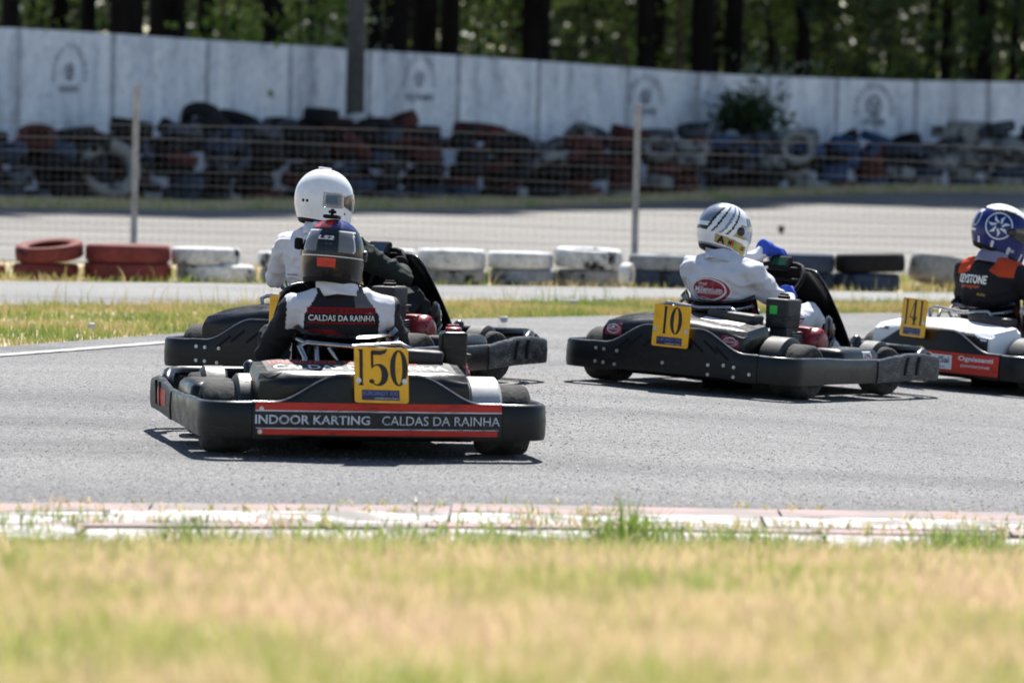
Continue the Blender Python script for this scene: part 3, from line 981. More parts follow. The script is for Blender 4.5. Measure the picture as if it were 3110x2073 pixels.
# ------------------------------------------------------------------ wire fence with posts
fence = empty('wire_fence', (0, 45, 0))
tag(fence, 'low wire mesh fence on grey posts behind the near tyre barrier', 'fence')
FD = 45.2
for k, px in enumerate((-1110, 415, 1938, 3460)):
    top = {415: 262, 1938: 320}.get(px, 262 + (px - 415) * .038)
    p = pix(px, top, FD); z0 = gz(p.x, FD) - .1
    mb = MB(); mb.rbox((p.x, FD - 45, (p.z + z0) / 2), (.062, .062, p.z - z0), .012)
    mb.rbox((p.x, FD - 45, p.z + .004), (.068, .068, .012), .003)
    mb.build('fence_post', 'post_steel', fence)
def fence_mesh():
    mb = MB()
    x0, x1 = -9.0, 9.2
    ztop = lambda x: pix(1555 + x * FPX / FD, 408 + (x * FPX / FD) * .028, FD).z
    levels = [0, .075, .15, .225, .30, .375, .45, .525, .60, .675, .75, .825, .90, .975, 1.05, 1.13, 1.22]
    r = random.Random(2)
    for k, d in enumerate(levels):
        w = .0050 if k in (0, 2) else (.0032 if k % 2 == 0 else .0012)
        pts = [Vector((x, .05, ztop(x) - d - .012 * math.sin(x * 1.15 + k))) for x in lin(x0, x1, 30)]
        if pts[0].z < .02: continue
        mb.tube(pts, w, 4)
    x = x0
    while x < x1:
        zt = ztop(x)
        mb.tube([(x, .052, zt - .005), (x + r.uniform(-.008, .008), .052, zt - .65), (x, .052, max(.0, zt - 1.24))], .0011, 3)
        x += .078
    o = mb.build('wire_mesh', 'wire', fence)
    o['kind'] = 'stuff'
fence_mesh()

# ------------------------------------------------------------------ tyres
def tyre_mesh(name, ro, ri, w, lugs=True, seg=40):
    """car tyre lying flat, axis Z, standing on z = 0; hollow inside"""
    h = w / 2
    prof = [(ri, -h * .62), (ri * 1.03, -h * .80), ((ro + ri) / 2, -h), (ro * .93, -h * .97), (ro * .985, -h * .80), (ro, -h * .5), (ro * 1.004, 0), (ro, h * .5),
            (ro * .985, h * .80), (ro * .93, h * .97), ((ro + ri) / 2, h), (ri * 1.03, h * .80), (ri, h * .62), (ri * 1.10, h * .5), (ro * .9, h * .3), (ro * .9, -h * .3), (ri * 1.10, -h * .5)]
    v, f = [], []
    n = len(prof)
    for k in range(seg):
        a = 2 * math.pi * k / seg
        for i, (r_, z) in enumerate(prof):
            g = 0
            if lugs and 4 <= i <= 8 and k % 2:
                g = -.006
            v.append(((r_ + g) * math.cos(a), (r_ + g) * math.sin(a), z + h))
    for k in range(seg):
        for i in range(n):
            a, b = k * n + i, k * n + (i + 1) % n
            c, d = ((k + 1) % seg) * n + (i + 1) % n, ((k + 1) % seg) * n + i
            f.append((a, b, c, d)[::-1])
    me = bpy.data.meshes.new(name)
    me.from_pydata(v, [], f)
    me.polygons.foreach_set('use_smooth', [True] * len(f))
    me.materials.append(None)
    return me
TY = {}
def tyre(p, ro, w, m_, rot=(0, 0, 0), label='', group=None, name='tyre', seg=40):
    key = (round(ro, 2), round(w, 2), seg)
    if key not in TY:
        TY[key] = tyre_mesh('tyre', key[0], key[0] * .60, key[1], True, seg)
    o = bpy.data.objects.new(name, TY[key])
    COL.objects.link(o)
    o.location = p
    o.rotation_euler = rot
    o.material_slots[0].link = 'OBJECT'
    o.material_slots[0].material = MATS[m_]
    tag(o, label, 'tyre', group)
    return o
NB = 'tyres of the low barrier across the grass'
# photo columns of the left and right edge, rows of the base, per tyre
near_t = [
    (-190, 10, 800, 846, 'tyre_red', 0, 'red tyre cut by the left frame edge in the low barrier'),
    (33, 236, 800, 849, 'tyre_red', 0, 'lower red tyre of the leftmost two-tyre stack'),
    (45, 250, 748, 800, 'tyre_red', 9, 'tilted upper red tyre of the leftmost stack, showing its opening'),
    (250, 518, 795, 853, 'tyre_red', 0, 'lower tyre of the large red stack at the fence post'),
    (257, 513, 738, 797, 'tyre_red', 0, 'upper tyre of the large red stack at the fence post'),
    (533, 772, 806, 860, 'tyre_white', 0, 'lower white tyre right of the large red stack'),
    (515, 730, 752, 808, 'tyre_white', 0, 'upper white tyre right of the large red stack'),
    (790, 1000, 815, 862, 'tyre_grey', 0, 'lower grey tyre behind the driver in the white helmet'),
    (778, 985, 765, 815, 'tyre_white', 0, 'upper white tyre behind the driver in the white helmet'),
    (1062, 1262, 812, 862, 'tyre_grey', 0, 'lower tyre behind the white-helmet driver\'s steering wheel'),
    (1060, 1260, 752, 812, 'tyre_white', 0, 'upper white tyre behind the white-helmet driver\'s steering wheel'),
    (1268, 1482, 820, 868, 'tyre_tan', 0, 'lower tyre of the first pale stack right of the black front fairing'),
    (1265, 1475, 757, 822, 'tyre_white', 0, 'upper white tyre with black patch, first stack right of the black fairing'),
    (1488, 1690, 818, 872, 'tyre_grey', 0, 'lower greyish tyre of the middle pale stack'),
    (1480, 1678, 768, 820, 'tyre_white', 0, 'upper white tyre of the middle pale stack'),
    (1690, 1890, 818, 872, 'tyre_tan', 0, 'lower cream tyre of the stack left of the second fence post'),
    (1680, 1890, 760, 820, 'tyre_white', -3, 'upper tilted white tyre of the stack left of the second fence post'),
    (1908, 2105, 820, 876, 'tyre_blue', 0, 'lower dark tyre beside the driver in the white suit'),
    (1912, 2110, 770, 820, 'tyre_grey', 0, 'upper pale grey tyre beside the driver in the white suit'),
    (2125, 2325, 825, 878, 'tyre_blue', 0, 'lower dark tyre hidden behind the driver in the white suit'),
    (2120, 2322, 768, 825, 'tyre_blue', 0, 'upper dark tyre peeking out right of the patterned white helmet'),
    (2338, 2540, 825, 882, 'tyre_blue', 0, 'lower dark tyre behind the front fairing of the kart numbered 10'),
    (2332, 2540, 764, 825, 'tyre_blue', 0, 'upper dark tyre behind the blue-gloved hands'),
    (2530, 2735, 836, 892, 'tyre_blue', 0, 'lower dark blue tyre of the rightmost two-tyre stack'),
    (2540, 2752, 778, 838, 'tyre_black', 2, 'upper dark tyre of the rightmost two-tyre stack'),
    (2756, 2996, 815, 895, 'tyre_tan', 12, 'single pale tyre lying tilted behind the driver with orange shoulders'),
    (3020, 3230, 830, 896, 'tyre_grey', 0, 'pale tyre at the right frame edge behind the blue helmet')]
prev = None
for i, (a, b, y0, y1, m_, tilt, lab) in enumerate(near_t):
    cxp = (a + b) / 2
    lower = y1 > 843
    D = interp(cxp, [(-200, 37.6), (380, 37.9), (1800, 39.1), (2650, 39.5), (3200, 40.0)])
    k = D / FPX
    ro = (b - a) / 2 * k
    w = (y1 - y0) * k * .95
    pc = pix(cxp, (y0 + y1) / 2, D)
    pc.y += .12
    g0 = gz(pc.x, pc.y) - .015
    if lower:
        z = g0
        stack_h = w
        lastp = pc
    else:
        z = g0 + stack_h + .001
        if tilt:
            z += ro * math.sin(R(abs(tilt)))
    if tilt and lower:
        z += ro * math.sin(R(abs(tilt))) * .9
    tyre((pc.x, pc.y, z), ro, w, m_, (R(tilt) if tilt > 0 else 0, R(tilt) if tilt < 0 else 0, random.Random(i).uniform(0, 6)), lab, NB)
# a white upright slab between the stacks (a tyre standing on its tread)
pu = pix(1888, 845, 38.9)
tyre((pu.x, pu.y, gz(pu.x, pu.y) + .10), .10, .09, 'tyre_white', (R(90), 0, R(70)), 'small white kart tyre standing upright beside the second fence post', NB)

# the heap of old tyres along the wall
rh = random.Random(21)
tyre_mat('heap_grey', (.10, .11, .13), .47)
tyre_mat('heap_tan', (.32, .32, .31), .45)
HC = {'tyre_black': 'black tyre in the heap along the wall', 'tyre_maroon': 'dark red tyre in the heap along the wall', 'heap_grey': 'grey tyre in the heap along the wall',
      'tyre_navy': 'blue tyre in the heap along the wall', 'heap_tan': 'whitish tyre in the heap along the wall', 'tyre_blue': 'blue-black tyre in the heap along the wall'}
def zone(px):
    if px < 380: return ['tyre_black', 'tyre_blue', 'tyre_blue', 'tyre_black', 'tyre_black', 'heap_grey', 'tyre_black', 'tyre_maroon']
    if px < 820: return ['tyre_black', 'tyre_black', 'tyre_black', 'tyre_blue', 'heap_grey', 'tyre_maroon']
    if px < 1650: return ['tyre_maroon', 'tyre_maroon', 'tyre_black', 'tyre_black', 'tyre_black', 'tyre_blue', 'heap_grey']
    if px < 2200: return ['tyre_black', 'tyre_maroon', 'heap_grey', 'tyre_maroon', 'heap_tan']
    if px < 2480: return ['heap_tan', 'tyre_black', 'heap_grey', 'tyre_navy']
    if px < 2720: return ['tyre_navy', 'tyre_navy', 'tyre_black', 'tyre_maroon']
    return ['heap_tan', 'heap_grey', 'tyre_black', 'heap_tan', 'tyre_blue']
HEAPTOP = [(-600, 380), (0, 385), (350, 388), (600, 355), (700, 345), (900, 355), (1000, 352), (1120, 365), (1250, 350), (1310, 390), (1400, 395), (1500, 392), (1600, 400), (1750, 385), (1900, 395), (2100, 392), (2400, 400), (2650, 395), (2800, 412), (3110, 385), (3800, 400)]
def place_phrase(px):
    if px < 400: return ', left of the first post'
    if px < 1060: return ', between first post and pole'
    if px < 1920: return ', between pole and second post'
    if px < 2300: return ', right of the second post'
    return ', near the right frame edge'
for row in range(2):
    px = -160
    while px < 3330:
        D = wallD(px) - 4.0 + row * 1.15
        k = D / FPX
        p = pix(px, 500, D)
        g0 = gz(p.x, p.y) - .03
        top = pix(px, interp(px, HEAPTOP) + (60 * rh.random() if row == 0 else rh.uniform(-4, 34)), D + .5).z
        ro = rh.uniform(.30, .42)
        z = g0
        cols = zone(px)
        while z < top - .10:
            w = rh.uniform(.17, .27)
            wild = z > g0 + .35 and rh.random() < .45
            tl, tr = (rh.gauss(0, .42), rh.gauss(0, .36)) if wild else (rh.gauss(0, .14), rh.gauss(0, .14))
            if z < g0 + .05: tl = tr = 0
            m_ = rh.choice(cols)
            if row == 0 or z > top - .75:
                tyre((p.x + rh.uniform(-.18, .18), p.y + rh.uniform(-.18, .18), z), ro * rh.choice([1, 1, .88]), w, m_, (tl, tr, rh.uniform(0, 6)),
                     HC[m_] + place_phrase(px), 'old tyres heaped along the wall', seg=24)
            z += w * (.92 if not wild else 1.1)
        px += ro * 2 / k * rh.uniform(.86, 1.05)
# tyres one can pick out on top of and in front of the heap
def heap_one(px, py, ro, w, m_, rot, lab, front=2.2):
    D = wallD(px) - front
    p = pix(px, py, D)
    tyre(p, ro, w, m_, rot, lab, 'old tyres heaped along the wall', seg=32)
heap_one(720, 385, .40, .20, 'tyre_black', (R(-12), R(14), 0), 'black tyre lying tilted high on the heap left of the pole')
heap_one(1000, 405, .42, .30, 'tyre_maroon', (0, R(4), 0), 'wide dark red tyre on top of the heap at the pole')
heap_one(1098, 402, .26, .34, 'tyre_white', (R(4), R(-6), 0), 'white tyre on the heap top just right of the pole')
heap_one(1222, 395, .36, .26, 'tyre_maroon', (R(10), R(-24), 0), 'dark red tyre with raised right side on the heap, right of the white one')
heap_one(1455, 425, .52, .28, 'tyre_maroon', (R(-6), R(5), 0), 'broad dark red tyre on the heap left of the second fence post')
heap_one(1790, 420, .40, .17, 'heap_grey', (R(-15), R(16), 0), 'grey tyre tipped over on the heap left of the second fence post')
heap_one(330, 520, .50, .20, 'tyre_tan', (R(60), R(38), 0), 'whitish tyre leaning steeply at the front of the heap near the first post', 4.5)
heap_one(690, 480, .40, .20, 'heap_grey', (R(55), R(20), 0), 'grey tyre leaning on the heap front right of the first post', 4.4)
heap_one(2420, 455, .36, .22, 'tyre_tan', (R(70), R(6), 0), 'pale tyre standing open at the heap front below the shrub', 4.4)
heap_one(2270, 470, .36, .22, 'heap_grey', (R(75), R(-8), 0), 'grey tyre standing open at the heap front left of the pale one', 4.4)
heap_one(2985, 400, .42, .20, 'heap_grey', (0, R(3), 0), 'pale flat tyre on top of the heap at the right end')
heap_one(2930, 440, .40, .50, 'tyre_tan', (0, 0, 0), 'whitish block-like tyre on the heap near the right frame edge', 3.0)
# loose scrap of rubber on the paved lot
ps = pix(2373, 690, 61.0)
mb = MB(); mb.rbox((0, 0, .05), (.10, .12, .11), .03, None, 0, .4)
o = mb.build('rubber_scrap', 'rubber', None, True); o.location = (ps.x, ps.y, gz(ps.x, ps.y) - .01)
tag(o, 'small dark scrap lying alone on the paved lot behind the fence', 'scrap')
# litter on the verge
rl = random.Random(5)
for k, (px, py) in enumerate([(278, 1008), (1740, 932), (1830, 927), (1530, 985)]):
    d = ray(px, py); t = -CAMH / d.z; q = Vector((0, 0, CAMH)) + d * t
    mb = MB(); mb.rbox((0, 0, .035), (.06, .05, .04), .012, Matrix.Rotation(rl.uniform(0, 3), 3, 'Z'), 0, .3)
    o = mb.build('stone', 'sticker_grey', None, True); o.location = (q.x, q.y, gz(q.x, q.y))
    tag(o, ['pale stone in the verge grass left of the white-helmet kart', 'white stone in the verge left of the kart numbered 10', 'second white stone in the verge left of the kart numbered 10',
            'small pale stone at the verge edge between the karts'][k], 'stone', 'pale stones in the verge')

# ------------------------------------------------------------------ go-karts
WB = [(-.56, 0), (.56, 0), (-.52, 1.05), (.52, 1.05)]
def kart_pose(X, Y, th):
    c, s = math.cos(th), math.sin(th)
    A = np.array([[1, a, b] for a, b in WB]); z = np.array([gz(X + a * c - b * s, Y + a * s + b * c) for a, b in WB])
    z0, sx, sy = np.linalg.lstsq(A, z, rcond=None)[0]
    ex = Vector((c, s, sx)).normalized(); ey = Vector((-s, c, sy)); ez = ex.cross(ey).normalized(); ey = ez.cross(ex)
    M = Matrix((ex, ey, ez)).transposed().to_4x4(); M.translation = (X, Y, z0)
    return M
BPROF = [(-.024, 0), (0, 0), (.004, .12), (.006, .5), (.003, .90), (-.003, .97), (-.012, 1.0), (-.020, .96), (-.024, .85)]
def band(path, name, material, parent):
    """bumper band: path of (x, y, zbottom, ztop), outward on the right of the walking direction"""
    rs = []; n = len(path)
    for i, (x, y, zb, zt) in enumerate(path):
        a, b = path[max(0, i - 1)], path[min(n - 1, i + 1)]
        t = Vector((b[0] - a[0], b[1] - a[1])).normalized(); o = Vector((t.y, -t.x))
        rs.append([Vector((x + o.x * d, y + o.y * d, zb + (zt - zb) * q)) for d, q in BPROF])
    mb = MB(); mb.rings(rs)
    for i in range(len(rs) - 1):                     # top lip in a paler colour, a painted sun highlight
        for j in (5, 6):
            mb.m[i * len(BPROF) + j] = 1
    ob = mb.build(name, [material, 'bumper_edge'], parent)
    return autosmooth(ob, 50)
def arc(cx, cy, r, a0, a1, n):
    return [(cx + r * math.cos(R(a0 + (a1 - a0) * k / n)), cy + r * math.sin(R(a0 + (a1 - a0) * k / n))) for k in range(n + 1)]
def hump(x):
    x = abs(x)
    return .225 + .112 * (1 - sm((x - .15) / .27))
def wheel(root, x, y, r, w, turn=0, worn=True):
    s = 1 if x > 0 else -1
    M = Matrix.Translation((x, y, r)) @ Matrix.Rotation(turn, 4, 'Z')
    mb = MB()
    mb.lathe([(.03, -w * .40), (r * .46, -w * .40), (r * .50, -w * .44), (r * .50, w * .44), (r * .46, w * .40), (.03, w * .38)], M, 20)
    mb.lathe([(.035, w * .3 * s), (.035, w * .48 * s), (.02, w * .5 * s)], M, 10)
    wh = mb.build('wheel', 'dark_steel', root); autosmooth(wh, 35)
    mb = MB(); h = w / 2
    mb.lathe([(r * .50, -h * .80), (r * .62, -h * .96), (r * .82, -h), (r * .93, -h * .94), (r * .985, -h * .80), (r, -h * .5), (r * 1.002, 0), (r, h * .5), (r * .985, h * .80),
              (r * .93, h * .94), (r * .82, h), (r * .62, h * .96), (r * .50, h * .80)], M, 36, 0, False)
    t = mb.build('tyre', 'rubber_worn' if worn else 'rubber', wh); autosmooth(t, 50)
    return wh
def fender(root, x0, x1, y, z, r, a0, a1, material, name='fender'):
    rs = []
    for k in range(17):
        a = R(a0 + (a1 - a0) * k / 16)
        ca, sa = math.cos(a), math.sin(a)
        ring = []
        for xx, rr in ((x0, r - .05), (x0, r - .014), (x0 + .012 * (1 if x1 > x0 else -1), r), (x1 - .012 * (1 if x1 > x0 else -1), r), (x1, r - .014), (x1, r - .05), (x1 - .006 * (1 if x1 > x0 else -1), r - .05),
                       (x1 - .006 * (1 if x1 > x0 else -1), r - .016), (x0 + .006 * (1 if x1 > x0 else -1), r - .016), (x0 + .006 * (1 if x1 > x0 else -1), r - .05)):
            ring.append(Vector((xx, y + rr * ca, z + rr * sa)))
        rs.append(ring)
    mb = MB(); mb.rings(rs)
    return autosmooth(mb.build(name, material, root), 45)
def bolts(parent, pts, bvh=None, r=.010, dirn=(0, -1, 0)):
    for (x, z) in pts:
        o = Vector((x, -.9, z)); hit = bvh.ray_cast(o, Vector((0, 1, 0)), 2)
        if hit[0] is None: continue
        M = Matrix.Translation(hit[0] - Vector((0, .004, 0))) @ Matrix.Rotation(R(90), 4, 'Z')
        mb = MB(); mb.lathe([(.001, -.004), (r * .45, -.004), (r * .5, -.001), (r * .9, -.001), (r, .003), (r, .008)], M, 12)
        mb.build('bolt', 'bolt_steel', parent)
def logo_oval(parent, org, u, v, w, bvh, bg=None, words=True):
    """red oval with white rims and lettering"""
    h = w * .60
    if bg:
        decal('sticker', rect(w * 1.22, h * 1.28, 0, 0, 0, 6, 4), org, u, v, bg, parent, bvh, .0012)
    decal('sticker', disc(w * .50, h * .50), org, u, v, 'sticker_white', parent, bvh, .0020)
    decal('sticker', disc(w * .465, h * .455, w * .0), org, u, v, 'sticker_wine', parent, bvh, .0028)
    decal('sticker', disc(w * .425, h * .415, -w * .02, h * .02), org, u, v, 'sticker_white', parent, bvh, .0036)
    decal('sticker', disc(w * .385, h * .365, -w * .02, h * .03), org, u, v, 'sticker_wine', parent, bvh, .0044)
    decal('lettering', merge2([T('mill', w * .64, h * .20, -w * .02, h * .03), T('hotel', w * .18, h * .12, -w * .18, h * .22), rect(w * .62, h * .015, -w * .02, -h * .10)]),
          org, u, v, 'sticker_white', parent, bvh, .0052)
    if words:
        decal('sticker', disc(w * .085, h * .14, -w * .02, -h * .42), org, u, v, 'sticker_wine', parent, bvh, .0052)
        decal('lettering', T('mm', w * .09, h * .15, -w * .02, -h * .42), org, u, v, 'sticker_white', parent, bvh, .006)
def kart(c):
    M = kart_pose(c['x'], c['y'], R(c['th']))
    root = empty('go_kart'); root.matrix_world = M
    tag(root, c['label'], 'go-kart', 'go-karts racing through the bend')
    # ---- bumper ring
    xs_ = lin(-.50, .50, 61)
    rear = band([(x, -.325 - .012 * math.cos(x / .5 * 1.57), .075 + (.012 if abs(x) < .3 else .012 * (1 - sm((abs(x) - .3) / .1))), hump(x)) for x in xs_], 'rear_bumper', 'bumper_plastic', root)
    for s in (-1, 1):
        pth = [(.502, -.321)] + arc(.56, -.185, .137, -90, 0, 9)[0:] + [(.70, -.05), (.702, .1), (.70, .3), (.70, .5), (.70, .72)]
        pth = [(x, y, .078 + .004 * (y > 0), .222 - .012 * sm((y) / .4) ) for x, y in pth]
        pth[0] = (.502, -.322, .078, .223)
        if s < 0: pth = [(-x, y, a, b) for x, y, a, b in pth][::-1]
        band(pth, 'side_bumper', 'bumper_plastic', root)
    fp = [(.706, .66), (.706, .8), (.706, 1.0), (.704, 1.2)] + arc(.54, 1.36, .166, 0, 90, 8) + [(.36, 1.545), (.15, 1.565)]
    fp = fp + [(-x, y) for x, y in fp[::-1]]
    def fz(x, y):
        k = sm((y - .68) / .25)
        lip = .035 * sm((y - 1.22) / .2)
        return (.082 + .008 * k, .205 + .032 * k - .6 * lip + (.02 if y > 1.5 else 0))
    fb = band([(x, y, *fz(x, y)) for x, y in fp], 'front_bumper', c.get('front', 'bumper_scuffed'), root)
    for s in (1, -1):                                # the two tall slots on each side of the front wrap
        for yy in (.98, 1.12):
            mb = MB(); mb.rings([[Vector((s * (.704 + e), yy + .03 * q * q + dy, .12 + .10 * q)) for e, dy in ((0, -.012), (.0125, -.012), (.0125, .012), (0, .012))] for q in lin(0, 1, 6)])
            mb.build('slot', 'matt_black', fb)
    rb = bvh_of(rear)
    bolts(rear, c.get('bolts', [(-.46, .185), (-.41, .183), (-.33, .18), (-.46, .115), (-.41, .113), (-.34, .108), (-.05, .14), (.22, .15), (.31, .155), (.37, .15), (.22, .10), (.37, .10), (.46, .12)]), rb)
    for x0, d in ((-.30, 1), (-.22, 1), (-.13, 1), (.14, -1), (.22, -1), (.29, -1)) if c.get('ribs', True) else ():
        decal('slot', stroke([(-.045 * d, -.03), (.035 * d, .03)], .014), (x0, -.6, .235 - (.02 if abs(x0) > .26 else -.01)), (1, 0, 0), (0, 0, 1), 'matt_black', rear, rb, .0015)
    # ---- chassis
    mb = MB(); mb.rbox((0, .62, .068), (.84, 1.5, .02), .008); mb.build('floor_tray', 'matt_black', root)
    mb = MB()
    for s in (-1, 1):
        mb.tube([(s * .30, -.28, .09), (s * .34, .1, .085), (s * .42, .5, .085), (s * .36, 1.0, .085), (s * .28, 1.35, .1)], .015, 8)
    mb.tube([(-.56, 0, .14), (.56, 0, .14)], .018, 10)
    mb.tube([(-.50, 1.05, .13), (.50, 1.05, .13)], .014, 8)
    mb.tube([(-.30, -.27, .09), (.30, -.27, .09)], .014, 8)
    mb.tube([(-.30, -.27, .09), (-.30, -.29, .20)], .012, 8); mb.tube([(.30, -.27, .09), (.30, -.29, .20)], .012, 8)
    for s in (-1, 1):
        mb.tube([(s * .42, .15, .10), (s * .68, .15, .13)], .011, 6); mb.tube([(s * .42, .75, .10), (s * .69, .75, .14)], .011, 6)
    mb.build('chassis_frame', 'dark_steel', root, True)
    # ---- wheels and their covers
    for s in (-1, 1):
        wheel(root, s * .56, 0, .142, .205)
        wheel(root, s * .52, 1.05, .130, .135, R(c.get('turn', -14)))
    fl, fr = c.get('fenders', ('fender_grey', 'fender_grey'))
    f1 = fender(root, -.535, -.40, 0, .142, .172, 15, 200, fl)
    fender(root, .535, .40, 0, .142, .172, 15, 200, fr)
    for s in (-1, 1):
        fender(root, s * .535, s * .43, 1.05, .13, .158, 20, 175, 'fender_grey')
    # ---- rear cowl
    bm = bmesh.new(); bmesh.ops.create_cube(bm, size=1)
    cw = c.get('cowl', 'cowl_black'); crown = c.get('crown', 0)
    bmesh.ops.subdivide_edges(bm, edges=bm.edges[:], cuts=7, use_grid_fill=True)
    for v in bm.verts:
        x, y, z = v.co
        e = .43; rx = x * .86; ry = y * .30; rz_ = z * .21
        # round the block off: superellipse style corner pull
        px_, py_, pz_ = abs(x) * 2, abs(y) * 2, abs(z) * 2
        cut = max(0, px_ - .9) * max(0, pz_ - .6) + max(0, py_ - .8) * max(0, pz_ - .75) + max(0, px_ - .93) * max(0, py_ - .75)
        k = 1 - cut * 2.2
        rx *= (1 - cut * 1.0); ry *= k; rz_ *= k
        top = max(0, z + .1) / .6
        rz_ += top * ((ry + .15) * .16 + crown * math.exp(-((rx + .02) / .26) ** 2))
        v.co = Vector((rx - .045, ry - .115, rz_ + .225 + c.get('cowl_z', 0)))
    me = bpy.data.meshes.new('rear_cowl'); bm.to_mesh(me); bm.free()
    me.materials.append(MATS[cw]); cowl = link(bpy.data.objects.new('rear_cowl', me), root); autosmooth(cowl, 45)
    cb = bvh_of(cowl)
    # ---- side pods, nose
    for s in (-1, 1):
        mb = MB(); mb.rbox((s * .555, .52, .185), (.22, .44, .15), .045, None, 0, -.12, 3)
        pod = autosmooth(mb.build('side_pod', 'cowl_black' if cw == 'cowl_black' else cw, root), 50)
        if s == 1 and c.get('oval'):
            pb = bvh_of(pod)
            decal('sticker', rect(.10, .10, 0, 0, 0, 3, 3), (1.0, .60, .215), (0, 1, 0), (0, 0, 1), 'sticker_white', pod, pb, .001)
            logo_oval(pod, (1.0, .60, .215), (0, 1, 0), (0, 0, 1), .085, pb, None, False)
    mb = MB(); mb.rbox((0, 1.44, .15), (.80, .16, .11), .04, None, 0, .10, 3); autosmooth(mb.build('nose_cone', 'gloss_black', root), 50)
    mb = MB()
    mb.tube([(.655, 1.20, .17), (.652, 1.25, .215), (.635, 1.33, .235), (.58, 1.42, .238), (.40, 1.47, .235), (0, 1.50, .235), (-.40, 1.47, .235), (-.58, 1.42, .238), (-.635, 1.33, .235), (-.652, 1.25, .215), (-.655, 1.20, .17)], .028, 10)
    mb.build('front_hoop', 'cowl_black', root, True)
    # ---- front fairing
    rs = []
    for k in range(13):
        t = k / 12
        y = 1.40 - .36 * t ** 1.15 ; z = .17 + .47 * t; hw = .235 - .06 * t ** 1.6
        if t > .92: hw *= .93
        ring = []
        for q in lin(-1, 1, 11):
            ring.append(Vector((hw * math.sin(q * 1.2) / math.sin(1.2) - .02, y - .085 * (1 - math.cos(q * 1.2)) - .0, z - .02 * abs(q) ** 3)))
        back = [p + Vector((0, -.016, -.004)) for p in ring[::-1]]
        rs.append(ring + back)
    mb = MB(); mb.rings(rs)
    fair = autosmooth(mb.build('front_fairing', 'gloss_black', root), 50)
    mb = MB(); mb.tube([r_[0] + Vector((-.003, -.006, 0)) for r_ in rs] + [p + Vector((0, -.004, .004)) for p in rs[-1][1:10]] + [r_[10] + Vector((.003, -.006, 0)) for r_ in rs[::-1]], .0075, 6)
    mb.build('rim_trim', 'dark_steel', fair, True)
    # ---- seat
    sxo = -.05
    rs = []
    for k in range(15):
        t = k / 14                                 # 0 = front of cushion, 1 = top of backrest
        if t < .35:
            y = .62 - .26 * (t / .35); z = .125 - .03 * (t / .35)
        else:
            q = (t - .35) / .65; y = .38 - .275 * q ** .75; z = .095 + .352 * q ** 1.1
        hw = .155 + .055 * sm(t)
        row = []
        for i in range(17):
            u_ = -1 + i / 8
            sd = abs(u_) ** 2.2
            row.append(Vector((sxo + hw * math.sin(u_ * 1.45) / math.sin(1.45), y + (.16 if t > .35 else .0) * sd, z + (.12 * sd if t < .45 else .035 * sd))))
        rs.append(row)
    top = rs[-1]
    rs.append([p + Vector((0, -.018, .012)) for p in top]); rs.append([p + Vector((0, -.034, .004)) for p in top])
    mb = MB(); mb.rings(rs, False, False)
    st = mb.build('seat', 'gloss_black', root)
    bm = bmesh.new(); bm.from_mesh(st.data); bmesh.ops.recalc_face_normals(bm, faces=bm.faces); bmesh.ops.solidify(bm, geom=bm.faces[:], thickness=.008); bm.to_mesh(st.data); bm.free(); autosmooth(st, 60)
    mb = MB()
    mb.tube([top[i] + Vector((0, -.042, -.028)) for i in range(17)], .009, 8)
    mb.build('seat_lip_tube', 'frame_steel', st, True)
    mb = MB()
    hp_ = [(-.25 + sxo + .05, -.02, .38), (-.22 + sxo, .005, .425), (-.19 + sxo, .015, .44), (0 + sxo, .02, .425), (.19 + sxo, .015, .44), (.22 + sxo, .005, .425), (.25 + sxo, -.02, .38)]
    mb.tube([(-.26 + sxo + .03, -.06, .25)] + hp_ + [(.27 + sxo - .02, -.06, .25)], .011, 8)
    mb.tube([(-.15 + sxo, -.05, .30), (-.15 + sxo, .015, .435)], .009, 8)
    mb.tube([(-.10 + sxo, .015, .425), (-.02 + sxo, .05, .30)], .008, 6); mb.tube([(.17 + sxo, .015, .43), (.10 + sxo, .05, .30)], .008, 6)
    mb.build('seat_brace', 'frame_steel', root, True)
    # ---- steering
    wc = Vector((-.04, .86, c.get('wheel_z', .53))); wn_ = Vector((0, -.78, .62)).normalized()
    su = Vector((1, 0, 0)); sv = wn_.cross(su).normalized()
    mb = MB()
    pts = []
    for k in range(28):
        a = 2 * math.pi * k / 28
        rr = .150 if math.sin(a) < .7 else .150 * .7 / math.sin(a) * 1.0
        pts.append(wc + su * rr * math.cos(a) * 1.0 + sv * rr * math.sin(a))
    mb.tube(pts, .014, 8, 0, True)
    for a in (0, 180, 270):
        mb.tube([wc, wc + (su * math.cos(R(a)) + sv * math.sin(R(a))) * .145], .010, 6)
    mb.tube([wc, wc - wn_ * .05, Vector((-.03, 1.2, .16))], .012, 8)
    sw = mb.build('steering_wheel', 'matt_black', root, True)
    dc = wc + sv * .085 + wn_ * .03
    Mr = Matrix((su, sv, wn_)).transposed()
    mb = MB(); mb.rbox(dc, (.125, .085, .035), .012, Mr); dsp = mb.build('display', 'matt_black', sw)
    decal('screen', rect(.085, .052), dc + wn_ * .018, su, sv, c.get('screen', 'screen'), sw, None, .001)
    # ---- engine on the right
    ex = .36
    mb = MB(); mb.rbox((ex - .02, .30, .17), (.24, .30, .17), .02)
    for k in range(6):
        mb.rbox((ex - .02, .30, .265 + k * .013), (.16 - .006 * k, .15, .006), .002)
    mb.build('engine_block', 'engine_alloy', root)
    mb = MB()
    Me = Matrix.Translation((ex + .10, .42, .275))
    mb.lathe([(.03, -.06), (.078, -.055), (.084, -.04), (.084, .0), (.074, .024), (.05, .036), (.025, .038), (.001, .038)], Me, 28)
    mb.rbox((ex + .02, .40, .335), (.12, .10, .05), .018)
    en = autosmooth(mb.build('engine_shroud', 'engine_red', root), 45)
